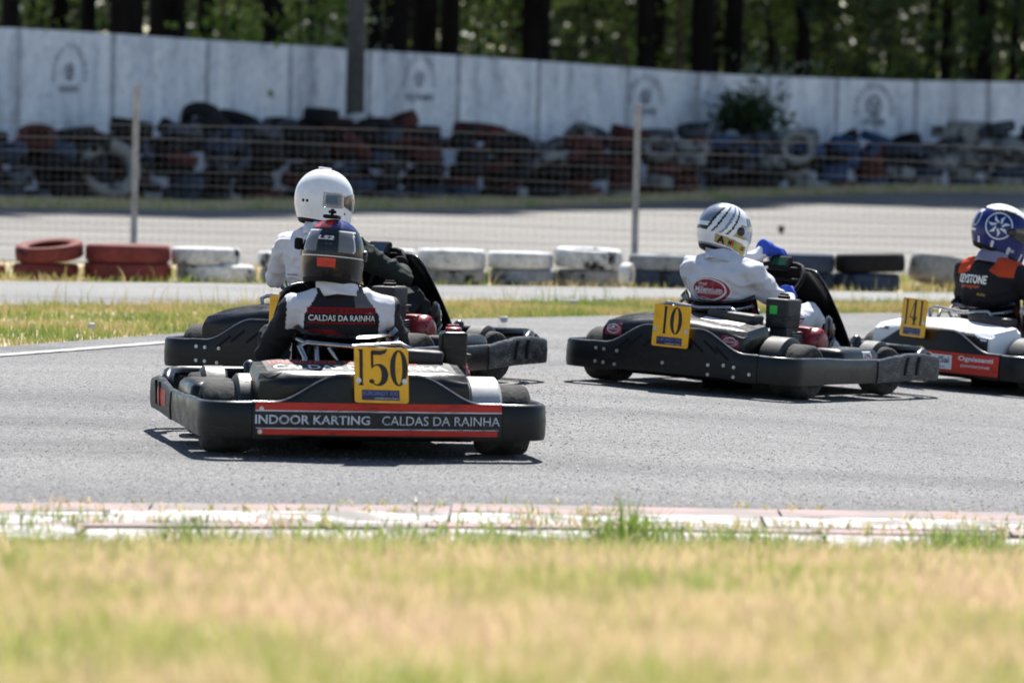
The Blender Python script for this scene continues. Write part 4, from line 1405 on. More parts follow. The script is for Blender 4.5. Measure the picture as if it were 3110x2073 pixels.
    for k in range(14):
        a = 2 * math.pi * k / 14
        mb = MB(); mb.rbox((ex + .128, .42 + math.cos(a) * .056, .275 + math.sin(a) * .056), (.006, .006, .030), .001, Matrix.Rotation(a - math.pi / 2, 3, 'X'))
        mb.build('cooling_slot', 'matt_black', en)
    mb = MB(); mb.lathe([(.001, -.012), (.06, -.012), (.066, 0), (.05, .016), (.001, .022)], Matrix.Translation((ex + .10, .53, .36)) @ Matrix.Rotation(R(35), 4, 'Z'), 20)
    autosmooth(mb.build('recoil_cover', 'dark_steel', root), 40)
    mb = MB(); mb.rbox((ex + .05, .63, .34), (.05, .10, .09), .03); mb.tube([(ex + .06, .60, .25), (ex + .06, .66, .30), (ex + .0, .75, .25)], .018, 8); autosmooth(mb.build('carburettor', 'gloss_black', root), 50)
    bx, by, bz, bw, bd, bh = c.get('box', (.335, .20, .465, .135, .17, .19))
    mb = MB(); mb.rbox((bx, by, bz), (bw, bd, bh), .018, None, 0, .06, 3); mb.rbox((bx + .01, by, bz - bh / 2 - .05), (bw * .8, bd * .8, .12), .015)
    mb.rbox((bx + .02, by + .01, bz - .02), (bw * .95, bd * .95, .012), .004)
    tank = autosmooth(mb.build('air_box', 'fender_grey' if c.get('box_grey') else 'bumper_plastic', root), 40)
    tb = bvh_of(tank)
    if c.get('cap'):
        mb = MB(); mb.lathe([(.03, 0), (.034, .004), (.034, .014), (.026, .018), (.001, .018)], Matrix.Translation((bx, by, bz + bh / 2)) @ Matrix.Rotation(R(-90), 4, 'Y'), 14); mb.rbox((bx, by, bz + bh / 2 + .022), (.05, .014, .012), .004)
        autosmooth(mb.build('filler_cap', 'sticker_wine' if c['cap'] == 'red' else 'matt_black', tank), 40)
    if c.get('box_sticker'):
        m_, w_, h_, ox = c['box_sticker']
        decal('sticker', rect(w_, h_, ox, .02, 0, 3, 3), (bx, by - .4, bz), (1, 0, 0), (0, 0, 1), m_, tank, tb, .0012)
    mb = MB(); mb.rbox((.17, .02, .385), (.30, .13, .075), .030, Matrix.Rotation(R(3), 3, 'Y'), 0, .12, 3); mb.tube([(.02, .05, .37), (.2, .12, .34), (ex, .16, .28)], .02, 8)
    autosmooth(mb.build('exhaust_cover', 'fender_grey', root), 50)
    mb = MB(); mb.tube([(.30, -.02, .25), (.40, -.05, .22), (.44, .02, .20)], .024, 10); mb.rbox((.28, -.02, .31), (.16, .06, .05), .015); mb.build('exhaust_pipe', 'dark_steel', root, True)
    # ---- number board
    pw, ph = .216, .218
    pyaw = R(c.get('board_yaw', 0))
    u = Vector((math.cos(pyaw), math.sin(pyaw), -.012)).normalized(); v = Vector((-.02, .09, 1)).normalized(); n = u.cross(v).normalized()
    pc = Vector((c.get('board_x', 0), -.362, .334 + c.get('board_z', 0)))
    Mb = Matrix((u, v, n)).transposed()
    mb = MB(); mb.rbox(pc, (pw, ph, .006), .0025, Mb)
    # round the corners with a shaped outline instead of a plain slab
    pts, _ = rect(pw, ph, 0, 0, .012)
    vv = [pc + u * x + v * y + n * .003 for x, y in pts] + [pc + u * x + v * y - n * .003 for x, y in pts]
    k = len(pts)
    board = mk('number_board', vv, [tuple(range(k)), tuple(range(2 * k - 1, k - 1, -1))] + [(i, k + i, k + (i + 1) % k, (i + 1) % k) for i in range(k)], 'plate_yellow', root)
    num = c['num']; sh = []
    wd = .078 if len(num) > 1 else .09
    wid = {'1': .046, '0': .070, '5': .076, '4': .066}
    tot = sum(wid[ch] for ch in num) + .008 * (len(num) - 1); xx = -tot / 2
    for ch in num:
        sh.append(digit(ch, wid[ch], .142, xx + wid[ch] / 2, .030)); xx += wid[ch] + .008
    po = pc + n * .003
    decal('numerals', merge2(sh), po, u, v, 'plate_ink', board, None, .0012)
    decal('sticker', rect(.150, .040, -.004, -.078), po, u, v, 'strip_blue', board, None, .0012)
    decal('lettering', T('euro', .138, .017, -.005, -.071), po, u, v, 'strip_text', board, None, .002)
    decal('lettering', T('veloc', .095, .010, .018, -.091), po, u, v, 'sticker_white', board, None, .002)
    for sx in (-1, 1):
        q = pc + u * sx * .092 - v * .022 + n * .003
        mb = MB(); mb.lathe([(.0001, .004), (.006, .004), (.0065, .002), (.011, .002), (.012, .0)], Matrix.Translation(q) @ Mb.to_4x4() @ Matrix.Rotation(R(-90), 4, 'Y'), 12)
        mb.build('bolt', 'bolt_steel', board)
    mb = MB(); mb.rbox(pc - n * .012 - v * .05, (.10, .06, .018), .003, Mb); mb.build('board_bracket', 'dark_steel', root)
    # ---- stickers
    Xa, Za = (1, 0, 0), (0, 0, 1)
    if c.get('scheme') == 'karting':
        def rs_(name, w, h, cx, cz, m_, off): decal(name, rect(w, h, 0, 0, 0, 40, 3), (cx, -.9, cz), Xa, Za, m_, rear, rb, off, None, .9)
        decal('sticker', rect(.985, .125, 0, 0, 0, 40, 4), (.004, -.6, .155), Xa, Za, 'sticker_scuffed_black', rear, rb, .0012)
        rs_('sticker', .985, .030, .004, .206, 'sticker_scuffed_red', .0022); rs_('sticker', .985, .005, .004, .188, 'sticker_worn_white', .0022)
        rs_('sticker', .96, .022, .0, .105, 'sticker_scuffed_red', .0022); rs_('sticker', .97, .004, .0, .119, 'sticker_worn_white', .0022)
        decal('lettering', T('indoor', .455, .036, -.262, .154, 0), (0, -.6, 0), Xa, Za, 'sticker_worn_white', rear, rb, .003)
        decal('lettering', T('caldas', .475, .036, .252, .154, 0), (0, -.6, 0), Xa, Za, 'sticker_worn_white', rear, rb, .003)
        Ya = (0, 1, 0)
        decal('sticker', rect(.76, .21, 0, 0, 0, 20, 8), (-.045, -.10, .8), Xa, Ya, 'sticker_scuffed_black', cowl, cb, .0015, None, .6)
        decal('lettering', T('indoor', .60, .055, -.06, .045), (-.045, -.10, .8), Xa, Ya, 'sticker_scuffed_red', cowl, cb, .003, None, .6)
        decal('lettering', T('caldas_b', .70, .075, 0, -.045), (-.045, -.10, .8), Xa, Ya, 'sticker_white', cowl, cb, .003, None, .6)
        fb_ = bvh_of(f1)
        ch = []
        decal('sticker', rect(.10, .09, 0, 0, 0, 4, 4), (-.465, -.04, .8), Xa, Ya, 'sticker_white', f1, fb_, .001, None, .7)
        for i in range(6):
            for j in range(2):
                if (i + j) % 2: ch.append(rect(.0167, .03, -.042 + .0167 * i, -.035 + .03 * j))
        decal('sticker', merge2(ch), (-.465, -.04, .8), Xa, Ya, 'sticker_wine', f1, fb_, .002, None, .7)
        # side sticker on the front wrap, left
        decal('sticker', rect(.30, .07, 0, 0, 0, 8, 3), (-1.0, .95, .16), (0, -1, 0), Za, 'sticker_scuffed_red', fb, bvh_of(fb), .0015, None, .6)
    if c.get('oval'):
        logo_oval(cowl, (-.40, -.6, .290), Xa, Za, .085, cb, 'sticker_wine', False)
        logo_oval(cowl, (.30, -.6, .275), Xa, Za, .085, cb, 'sticker_wine', False)
        decal('sticker', rect(.24, .07, 0, 0, 0, 8, 4), (.16, -.10, .8), Xa, (0, 1, 0), 'sticker_white', cowl, cb, .0015, None, .6)
    if c.get('scheme') == 'white':
        decal('sticker', rect(.66, .115, 0, 0, 0, 30, 4), (.20, -.6, .152), Xa, Za, 'sticker_scuffed_red', rear, rb, .0012)
        decal('sticker', rect(.26, .080, 0, 0, 0, 12, 4), (.045, -.6, .152), Xa, Za, 'sticker_white', rear, rb, .0022)
        decal('lettering', T('unipol', .225, .046, .045, .160), (0, -.6, 0), Xa, Za, 'plate_ink', rear, rb, .003)
        decal('lettering', T('assi', .12, .009, .07, .124), (0, -.6, 0), Xa, Za, 'plate_ink', rear, rb, .003)
        decal('lettering', T('ogn', .24, .035, .34, .178), (0, -.6, 0), Xa, Za, 'sticker_white', rear, rb, .003)
        decal('lettering', T('ogn2', .20, .014, .34, .140), (0, -.6, 0), Xa, Za, 'sticker_white', rear, rb, .003)
        decal('sticker', rect(.10, .05, 0, 0, 0, 4, 3), (-.40, -.6, .325), Xa, Za, 'plate_ink', cowl, cb, .0015)
        decal('sticker', rect(.48, .12, 0, 0, 0, 14, 5), (.12, -.6, .285), Xa, Za, 'plate_ink', cowl, cb, .0015)
        decal('sticker', rect(.14, .035, 0, 0, 0, 4, 3), (-.05, -.6, .345), Xa, Za, 'sticker_tan', cowl, cb, .0025)
        decal('lettering', T('enea', .03, .018, bx - .045, bz + .03), (0, by - .4, 0), Xa, Za, 'plate_ink', tank, tb, .0025)
        decal('lettering', T('tyr', .06, .016, bx + .02, bz + .03), (0, by - .4, 0), Xa, Za, 'helmet_steel', tank, tb, .0025)
    return root, M, wc, wn_, su, sv

# ------------------------------------------------------------------ drivers
def capsule(mb, a, b, ra, rb_, seg=14):
    a, b = Vector(a), Vector(b)
    t = (b - a).normalized(); n = t.orthogonal().normalized(); w = t.cross(n)
    rs = []
    for k in range(5):
        q = R(-85 + 85 * k / 4); rs.append((a + t * math.sin(q) * ra, ra * math.cos(q)))
    for k in range(1, 6):
        q = R(85 * k / 5); rs.append((b + t * math.sin(q) * rb_, rb_ * math.cos(q)))
    mb.rings([[c + (n * math.cos(2 * math.pi * j / seg) + w * math.sin(2 * math.pi * j / seg)) * r_ for j in range(seg)] for c, r_ in rs])
def remesh(mb, voxel, it):
    me = bpy.data.meshes.new('tmp'); me.from_pydata([tuple(v) for v in mb.v], [], mb.f)
    o = bpy.data.objects.new('tmp', me); COL.objects.link(o)
    m_ = o.modifiers.new('r', 'REMESH'); m_.mode = 'VOXEL'; m_.voxel_size = voxel
    s_ = o.modifiers.new('s', 'SMOOTH'); s_.factor = .5; s_.iterations = it
    dg = bpy.context.evaluated_depsgraph_get()
    out = bpy.data.meshes.new_from_object(o.evaluated_get(dg))
    bpy.data.objects.remove(o); bpy.data.meshes.remove(me)
    return out
def segdist(p, a, b):
    ab = b - a; t = max(0, min(1, (p - a).dot(ab) / ab.length_squared))
    return (p - a - ab * t).length
def hsurf(phi, t):
    """helmet shell: phi 0 = front, 90 = right; t 0 = crown, 1 = lower rim"""
    f = math.cos(R(phi)); fr, rr = max(0, f), max(0, -f)
    bx, by, cz = .127, (.158 if f > 0 else .150), .140
    if t <= .5:
        a = t * math.pi; h = math.sin(a) ** .94; z = cz * math.cos(a)
        pull = 1
    else:
        v = (t - .5) / .5
        h = 1; z = -v * (.125 + .042 * fr - .012 * rr)
        pull = 1 - (.10 + .14 * rr) * v * v + .06 * fr * v * (1 - .4 * v)
    return Vector((bx * h * pull * math.sin(R(phi)), by * h * pull * f, z))
def helmet(parent, M, colour, mats, visor, vis=(-78, 78, .40, .63)):
    nphi, nt = 120, 64
    rs = []; fm = []
    v, f = [], []
    ts = lin(0.004, 1, nt)
    for t in ts:
        for k in range(nphi):
            v.append(hsurf(k * 3 - 180, t))
    for i in range(nt - 1):
        for k in range(nphi):
            a, b = i * nphi + k, i * nphi + (k + 1) % nphi
            f.append((a, a + nphi, b + nphi, b))
            ph = k * 3 - 180 + 1.5; fm.append(colour(ph, (ts[i] + ts[i + 1]) / 2, (v[a] + v[b + nphi]) / 2))
    f.append(tuple(range(nphi - 1, -1, -1))[::-1]); fm.append(fm[0])
    base = (nt - 1) * nphi
    for sc, dz in ((.965, -.006), (.90, -.002), (.80, .02)):      # rolled lower edge
        b0 = len(v)
        for k in range(nphi):
            p = v[base + k]; v.append(Vector((p.x * sc, p.y * sc, p.z + dz)))
        prev = b0 - nphi if sc != .965 else base
        for k in range(nphi):
            f.append((prev + k, b0 + k, b0 + (k + 1) % nphi, prev + (k + 1) % nphi)); fm.append(0)
    b0 = len(v) - nphi
    f.append(tuple(b0 + k for k in range(nphi))); fm.append(0)
    h = mk('helmet', [M @ p for p in v], f, mats, parent, True, fm)
    # visor shell over the eye port with side pivots
    a0, a1, t0, t1 = vis
    rs = []
    for i in range(13):
        t = t0 + (t1 - t0) * i / 12
        o_, ii = [], []
        for k in range(37):
            q = k / 36; ph = a0 + (a1 - a0) * q
            e = abs(q - .5) * 2
            tt = (t0 + t1) / 2 + (t - (t0 + t1) / 2) * (1 - .45 * e ** 4)
            p = hsurf(ph, tt); nn = Vector((p.x / .016, p.y / .024, p.z / .020)).normalized()
            o_.append(M @ (p + nn * .005)); ii.append(M @ (p + nn * .001))
        rs.append(o_ + ii[::-1])
    mb = MB(); mb.rings(rs); vz = autosmooth(mb.build('visor', visor, h), 60)
    for s in (-1, 1):
        p = hsurf(s * 80, .50); nn = Vector((s, .12, 0)).normalized()
        Mp = M @ Matrix.Translation(p + nn * .002) @ nn.to_track_quat('X', 'Z').to_matrix().to_4x4()
        mb = MB(); mb.lathe([(.024, -.004), (.024, .004), (.018, .009), (.001, .010)], Mp, 18); autosmooth(mb.build('visor_pivot', mats[0] if mats[0] != 'matt_black' else 'dark_steel', h), 40)
    return h
def glove(parent, wrist, grip, wc, wn_, material, side):
    """hand closed on the steering wheel rim: palm, four curled fingers, thumb on the inner side"""
    out = (grip - wc).normalized(); tan = wn_.cross(out).normalized()
    if tan.z < 0: tan = -tan
    mb = MB()
    pc_ = grip + out * .022 + wn_ * .022
    capsule(mb, wrist, wrist.lerp(pc_, .55), .030, .034); 
    for q in (-.028, -.010, .010, .028):
        capsule(mb, wrist.lerp(pc_, .55) + tan * q * .7, pc_ + tan * q, .020, .017)
    for i, (q, ln) in enumerate(((.034, .92), (.012, 1.0), (-.011, .96), (-.033, .80))):
        prev = pc_ + tan * q
        for a in (25, -30, -95, -150):
            r_ = .0275 * (1.05 if a > 0 else 1)
            nx = grip + tan * q * 1.05 + (out * math.cos(R(a * ln + 10)) + wn_ * math.sin(R(a * ln + 10))) * r_
            capsule(mb, prev, nx, .0105, .0098, 8); prev = nx
    th0 = wrist.lerp(pc_, .6) + tan * .03
    t1 = grip + tan * .040 - out * .012 + wn_ * .024; t2 = grip + tan * .036 - out * .030 + wn_ * .004
    capsule(mb, th0, t1, .014, .012, 8); capsule(mb, t1, t2, .012, .010, 8)
    me = remesh(mb, .0042, 3)
    me.materials.append(MATS[material]); me.polygons.foreach_set('use_smooth', [True] * len(me.polygons))
    o = bpy.data.objects.new('glove', me); link(o, parent)
    # cuff
    d = (wrist - pc_).normalized(); mb = MB(); n = d.orthogonal().normalized(); w = d.cross(n)
    mb.rings([[wrist + d * s_ + (n * math.cos(2 * math.pi * k / 18) + w * math.sin(2 * math.pi * k / 18)) * r_ for k in range(18)] for s_, r_ in ((-.012, .033), (-.01, .041), (.03, .043), (.05, .045), (.052, .036))])
    mb.build('cuff', material, o, True)
    return o
def driver(c, KR):
    root_k, KM, wc, wn_, su, sv = KR
    root = empty('person'); root.matrix_world = KM.copy()
    tag(root, c['label'], 'person', 'kart drivers')
    X0 = -.05; zs = c['zs']; hip = Vector((X0, .40, .17)); ly = c.get('lean', 0)
    sh = Vector((X0 + ly, .255, zs)); neck = Vector((X0 + ly * 1.2, .27, zs + .055))
    head = Vector((X0 + c.get('hx', ly * 1.3), c.get('hy', .315), c['zh']))
    mb = MB()
    # torso as stacked ovals from hips to neck
    prof = [(0, .165, .125), (.12, .172, .13), (.3, .168, .125), (.5, .178, .13), (.68, .195, .135), (.82, .202, .130), (.92, .180, .110), (1.0, .125, .085)]
    rs = []
    for t, a, b in [(-.06, .12, .09)] + prof:
        p = hip.lerp(sh, t); p.y -= .035 * math.sin(max(0, t) * 3.14)
        rs.append([p + Vector((a * math.cos(q), b * math.sin(q), 0)) for q in [2 * math.pi * k / 24 for k in range(24)]])
    mb.rings(rs)
    capsule(mb, sh - Vector((0, 0, .02)), head - Vector((0, 0, .07)), .072, .064)
    bones = {'torso': [(hip, sh)], 'neck': [(sh + Vector((0, 0, .035)), head)]}
    wr = []
    for s, nm in ((-1, 'arm_l'), (1, 'arm_r')):
        S = sh + Vector((s * .178, .005, -.055))
        ga = R(c.get('grip', (172, 8))[0 if s < 0 else 1])
        grip = wc + (su * math.cos(ga) + sv * math.sin(ga)) * .150
        E_ = Vector(c['elbow'][0 if s < 0 else 1])
        W_ = grip + (grip - wc).normalized() * .030 + wn_ * .065 + (E_ - grip).normalized() * .045
        capsule(mb, S, E_, .074, .056); capsule(mb, E_, W_, .055, .036)
        capsule(mb, sh + Vector((s * .09, 0, -.035)), S, .075, .074)
        bones[nm] = [(S + (E_ - S) * .25, E_), (E_, W_)]
        wr.append((W_, grip))
    for s, nm in ((-1, 'leg_l'), (1, 'leg_r')):
        H_ = hip + Vector((s * .095, .03, -.01)); Kn = Vector((X0 + s * .20, .91, c.get('knee', .41))); An = Vector((X0 + s * .20, 1.27, .155)); Tt = Vector((X0 + s * .20, 1.17, .20))
        capsule(mb, H_, Kn, .088, .066); capsule(mb, Kn, An, .064, .044)
        bones[nm] = [(H_, Kn), (Kn, An)]
    me = remesh(mb, .0070, 6)
    # folds: broad creases over the cloth
    vn = [v.normal.copy() for v in me.vertices]
    for v, n in zip(me.vertices, vn):
        p = v.co
        k = noise.noise(Vector((p.x * 9, p.y * 9, p.z * 16 + c['seed']))) * .006 + noise.noise(Vector((p.x * 22 + 3, p.y * 22, p.z * 30))) * .003
        rid = 1 - abs(noise.noise(Vector((p.x * 7 + c['seed'] * 3, p.y * 7, p.z * 13))) * 2.2)
        k += max(0, rid - .45) * .011 - .003
        crease = math.sin((p.z * 70 + p.x * 30 * math.sin(c['seed'])) + noise.noise(p * 6) * 4) * .0022 * max(0, noise.noise(p * 4 + Vector((c['seed'], 0, 0))) + .3)
        v.co = p + n * (k + crease) * c.get('fold', 1)
    me.update()
    for m_ in c['mats']:
        me.materials.append(MATS[m_])
    mi = []
    B = [(nm, a, b) for nm, l in bones.items() for a, b in l]
    for p in me.polygons:
        q = p.center
        nm = min(B, key=lambda e: segdist(q, e[1], e[2]) - (.12 if e[0] == 'torso' else 0))[0]
        d = q - sh
        mi.append(c['paint'](nm, d.x, q.y, d.z, q))
    me.polygons.foreach_set('material_index', mi)
    me.polygons.foreach_set('use_smooth', [True] * len(me.polygons))
    body = bpy.data.objects.new('body', me); link(body, root)
    bb = bvh_of(body)
    # neck cloth
    if c.get('collar'):
        m_, r0, r1 = c['collar']
        a = sh + Vector((0, .0, .012)); b_ = head + Vector((0, -.01, -.085)); mb = MB(); rs = []
        for k in range(8):
            t = k / 7; p = a.lerp(b_, t); r_ = r0 + (r1 - r0) * t + .003 * (k % 2)
            rs.append([p + Vector((r_ * math.cos(q), r_ * .95 * math.sin(q), .006 * math.sin(3 * q + k))) for q in [2 * math.pi * j / 28 for j in range(28)]])
        mb.rings(rs); mb.build('neck_cloth', m_, root, True)
    for (W_, g), s in zip(wr, (-1, 1)):
        glove(root, W_, g, wc, wn_, c['glove'], s)
    for s in (-1, 1):                                  # shoes
        an = Vector((X0 + s * .20, 1.28, .13)); mb = MB()
        capsule(mb, an + Vector((0, -.01, .03)), an + Vector((0, .0, -.005)), .047, .045); capsule(mb, an, an + Vector((s * .02, .13, .085)), .044, .036); capsule(mb, an + Vector((s * .02, .13, .085)), an + Vector((s * .025, .16, .135)), .038, .030)
        m2 = remesh(mb, .007, 4); m2.materials.append(MATS[c.get('shoe', 'shoe_black')]); m2.polygons.foreach_set('use_smooth', [True] * len(m2.polygons))
        o = bpy.data.objects.new('shoe', m2); link(o, root)
    # helmet, its yaw given in the world
    yaw = R(c['yaw']) - R(c['th'])
    Mh = Matrix.Translation(head) @ Matrix.Rotation(yaw, 4, 'Z') @ Matrix.Rotation(R(c.get('nod', 0)), 4, 'X') @ Matrix.Rotation(R(c.get('tip', 0)), 4, 'Y') @ Matrix.Diagonal((*c.get('hs', (1, 1, 1)), 1))
    h = helmet(root, Mh, c['hpaint'], c['hmats'], c['visor'], c.get('vis', (-78, 78, .40, .63)))
    hb = bvh_of(h)
    return dict(root=root, body=body, bb=bb, helm=h, hb=hb, Mh=Mh, sh=sh, head=head, yaw=yaw)
def hdir(D, v): return (D['Mh'].to_3x3() @ Vector(v)).normalized()

# ------------------------------------------------------------------ the four karts and their drivers
K150 = kart(dict(x=-.585, y=18.49, th=11, num='150', label='nearest black go-kart with number board 150 and red-striped lettering on its rear bumper', scheme='karting', turn=0, wheel_z=.46, ribs=False,
                 bolts=[(-.47, .105), (-.465, .195)], fenders=('fender_grey', 'fender_pale'), box=(.375, .12, .415, .105, .12, .15), cap='red', front='bumper_scuffed', board_x=.004))
KW_ = kart(dict(x=-1.03, y=23.25, th=-24, num='10', label='black go-kart half hidden behind the one numbered 150, driven by the white helmet', wheel_z=.585, crown=.045, cap='black', box_grey=True,
                board_x=.07, board_z=.015, box=(.335, .24, .425, .135, .17, .16)))
K10 = kart(dict(x=1.0, y=24.30, th=-31, num='10', label='black go-kart with number board 10 and red oval stickers', oval=True, crown=.03, wheel_z=.585, screen='screen_green', box_grey=True,
                box_sticker=('sticker_green', .045, .045, -.015), box=(.335, .24, .425, .135, .17, .16), cap='black'))
K141 = kart(dict(x=2.585, y=26.4, th=-43, num='141', label='white-bodied go-kart with number board 141 and red rear sticker, cut by the right edge', scheme='white', cowl='cowl_white', wheel_z=.56, ribs=False, crown=.02,
                 bolts=[], board_yaw=-12, board_x=-.10, board_z=.05, box_sticker=('sticker_white', .13, .055, .0), box=(.335, .24, .445, .14, .17, .17)))

def paint150(nm, dx, y, dz, q):          # 0 black 1 white 2 red 3 grey 4 knit
    if nm == 'neck': return 1
    if nm.startswith('leg'): return 0
    if y > .36 and nm == 'torso': return 0
    ax = abs(dx)
    if nm.startswith('arm') and dz < -.13: return 0
    edge = .095 + .058 * min(1, max(0, -dz + .02) / .09)
    low = -.150 + .10 * max(0, .17 - ax) / .04 * .5
    if edge < ax < .222 and dz > max(-.150, -.150 + 1.2 * max(0, .165 - ax)) and y < .40: return 1
    if nm == 'torso':
        if -.195 < dz < -.128 - .35 * max(0, dx + .05) and dx < .10: return 2
        if dx > .05 and dz > -.055: return 3
    return 0
def helm150(ph, t, p):                   # 0 matt black 1 black 2 carbon 3 silver 4 red 5 white line 6 blue
    back = 180 - abs(ph)
    side = 1 if ph > 0 else -1
    if t > .93: return 0
    if t < .235 and (t < .16 or back < 150):
        return 4 if (p.x < .022 - (t * .1)) else 6
    if .235 <= t < .248 and back < 120: return 5
    if .248 <= t < .54 and back < 68:
        if back < 20: return 2
        if .28 < t < .50:
            lim = 58 - (t - .28) * 20
            if back < 21.5 or abs(back - lim) < 1.6 or t < .292: return 5
            if back < lim: return 3
        return 1
    if .56 < t < .572 and back < 95: return 5
    if .60 < t < .76 and back < 17: return 4
    return 1
d1 = driver(dict(label='driver in black, white and red racing suit seen from behind in kart 150', th=11, yaw=-8, nod=-4, tip=3, zs=.615, zh=.790, lean=-.025, hx=-.045, seed=1.3, fold=1.2,
                 grip=(195, -15), elbow=((-.345, .40, .37), (.215, .42, .37)), mats=['suit_black', 'suit_white', 'suit_red', 'suit_grey', 'knit_white'], paint=paint150, glove='glove_black', collar=('knit_white', .088, .076),
                 hpaint=helm150, hmats=['matt_black', 'helmet_black', 'helmet_carbon', 'helmet_silver', 'helmet_red', 'helmet_white', 'helmet_blue'], visor='visor_dark'), K150)
def on_back(D, x, z, shape, m_, off=.002, ml=.015, name='lettering'):
    decal(name, shape, (D['sh'].x + x, -.3, D['sh'].z + z), (1, 0, 0), (0, 0, 1), m_, D['body'], D['bb'], off, ml, .9)
on_back(d1, -.002, -.050, rect(.28, .024, 0, 0, 0, 14, 2), 'patch_red', .002, .02, 'patch')
on_back(d1, -.002, -.050, T('indoor', .265, .017), 'suit_black', .003)
on_back(d1, -.002, -.080, T('caldas_b', .27, .023), 'sticker_white', .003)
on_back(d1, -.002, -.100, rect(.28, .005, 0, 0, 0, 14, 1), 'patch_red', .002, .02, 'patch')
on_back(d1, .065, -.165, ring2(.052, .006, .049, .0035, n=4), 'suit_grey', .003, .02, 'patch')
# lettering on the rear of the helmet, the action camera on its crown and the side knob
def on_helm(D, phi, t, shape, m_, off=.0015, name='lettering', ml=.012):
    p = hsurf(phi, t); out = Vector((math.sin(R(phi)), math.cos(R(phi)), 0)); right = Vector((-out.y, out.x, 0))
    u = right; up = Vector((0, 0, 1))
    decal(name, shape, D['Mh'] @ p, hdir(D, u), hdir(D, up), m_, D['helm'], D['hb'], off, ml, .12)
on_helm(d1, 178, .36, T('ls2', .065, .016, -.012, 0, .3), 'helmet_white', .0025)
on_helm(d1, 178, .42, T('option', .03, .006), 'helmet_silver')
on_helm(d1, 180, .71, T('option', .022, .006), 'helmet_silver')
Mc = d1['Mh'] @ Matrix.Translation((-.012, -.030, .133)) @ Matrix.Rotation(R(-6), 4, 'Z') @ Matrix.Scale(1.25, 4)
mb = MB(); mb.rbox(Mc @ Vector((0, 0, .012)), (.050, .045, .012), .004, Mc.to_3x3()); mb.tube([Mc @ Vector((0, 0, .01)), Mc @ Vector((0, 0, .038))], .007, 8); mb.tube([Mc @ Vector((-.012, 0, .028)), Mc @ Vector((.012, 0, .028))], .006, 8)
mb.rbox(Mc @ Vector((0, .002, .066)), (.052, .022, .036), .004, Mc.to_3x3())
ac = mb.build('action_camera', 'matt_black', d1['helm'])
mb = MB(); mb.rbox(Mc @ Vector((0, 0, .066)), (.066, .034, .050), .006, Mc.to_3x3())
cc_ = mb.build('camera_case', 'clear_case', d1['helm'])
decal('camera_screen', rect(.044, .030), Mc @ Vector((0, -.0176, .066)), Mc.to_3x3() @ Vector((1, 0, 0)), Mc.to_3x3() @ Vector((0, 0, 1)), 'screen', d1['helm'], None, .001)
mb = MB(); p = d1['Mh'] @ Vector((-.140, -.03, .03)); mb.rbox(p, (.035, .034, .052), .014, d1['Mh'].to_3x3()); autosmooth(mb.build('side_knob', 'matt_black', d1['helm']), 60)

def paintW(nm, dx, y, dz, q):            # 0 white 1 dark sleeve 2 dark trousers 3 skin
    if nm == 'neck': return 0
    if nm.startswith('leg'): return 2
    if nm == 'arm_r': return 1 if dx > .185 or y > .30 else 0
    if nm == 'arm_l': return 0 if y < .42 else 1
    if y > .345: return 1
    return 0
d2 = driver(dict(label='driver in white shirt with dark sleeve and plain white helmet, behind the nearest kart', th=-24, yaw=-58, zs=.745, zh=.935, lean=-.03, hx=-.06, hy=.36, seed=2.1, nod=-6, fold=1.6, knee=.42,
                 grip=(140, -15), elbow=((-.365, .33, .52), (.27, .53, .54)), mats=['suit_white', 'sleeve_dark', 'pants_black', 'skin'], paint=paintW, glove='glove_black', collar=('knit_white', .085, .075),
                 hpaint=lambda ph, t, p: 1 if t < .95 else 0, hmats=['matt_black', 'helmet_white'], visor='visor_dark', hs=(1.06, 1.02, 1.08), vis=(-72, 72, .42, .66)), KW_)
on_back(d2, -.10, -.20, T('hammer', .075, .010), 'plate_ink', .003)
mb = MB(); p = d2['Mh'] @ Vector((0, -.01, .139)); mb.rbox(p, (.03, .07, .014), .006, d2['Mh'].to_3x3(), 0, .3); autosmooth(mb.build('crown_vent', 'helmet_white', d2['helm']), 60)
for a in (150, 160):
    p = hsurf(a, .60); mb = MB(); mb.lathe([(.001, .003), (.007, .002), (.008, -.003)], d2['Mh'] @ Matrix.Translation(p) @ Matrix.Rotation(R(90 - a), 4, 'Z'), 10); mb.build('rear_vent', 'matt_black', d2['helm'])
on_helm(d2, 66, .73, disc(.006, .006, n=12), 'matt_black', .001, 'rivet')

def paintC(nm, dx, y, dz, q):            # 0 white suit 1 white trousers 2 neck
    if nm == 'neck': return 0
    return 1 if nm.startswith('leg') else 0
def helmC(ph, t, p):                     # 0 matt black 1 white 2 black 3 gold 4 silver 5 pale
    if t > .955: return 0
    a = abs(ph)
    # lower lettered stripe rising to the rear
    lo = .655 + .0008 * (120 - a)
    if a > 30 and lo < t < lo + .235:
        return 3 if (lo + .025 < t < lo + .215 and 52 < a < 136) else 1
    if t < .13: return 1
    if a > 62:
        b_ = a - 75 * (t - .42)
        if t > .64: return 1 if t < .90 else 4
        if b_ > 150: return 4 if t < .46 else (1 if t < .53 else 2)
        if b_ > 143: return 2
        if b_ > 131: return 1
        if b_ > 126: return 2
        if b_ > 112: return 5
        if b_ > 106: return 4
        if b_ > 97: return 1
        if b_ > 92: return 2
        if b_ > 84: return 1
        return 3 if (t > .42 and b_ < 80) else 1
    if a <= 62:
        if t < .22: return 1
        if t < .30: return 3 if (ph % 40) < 14 else 1
        if t < .62: return 4 if (ph % 50) < 22 else 2
        return 1 if t < .85 else 4
    return 1 if t < .9 else 4
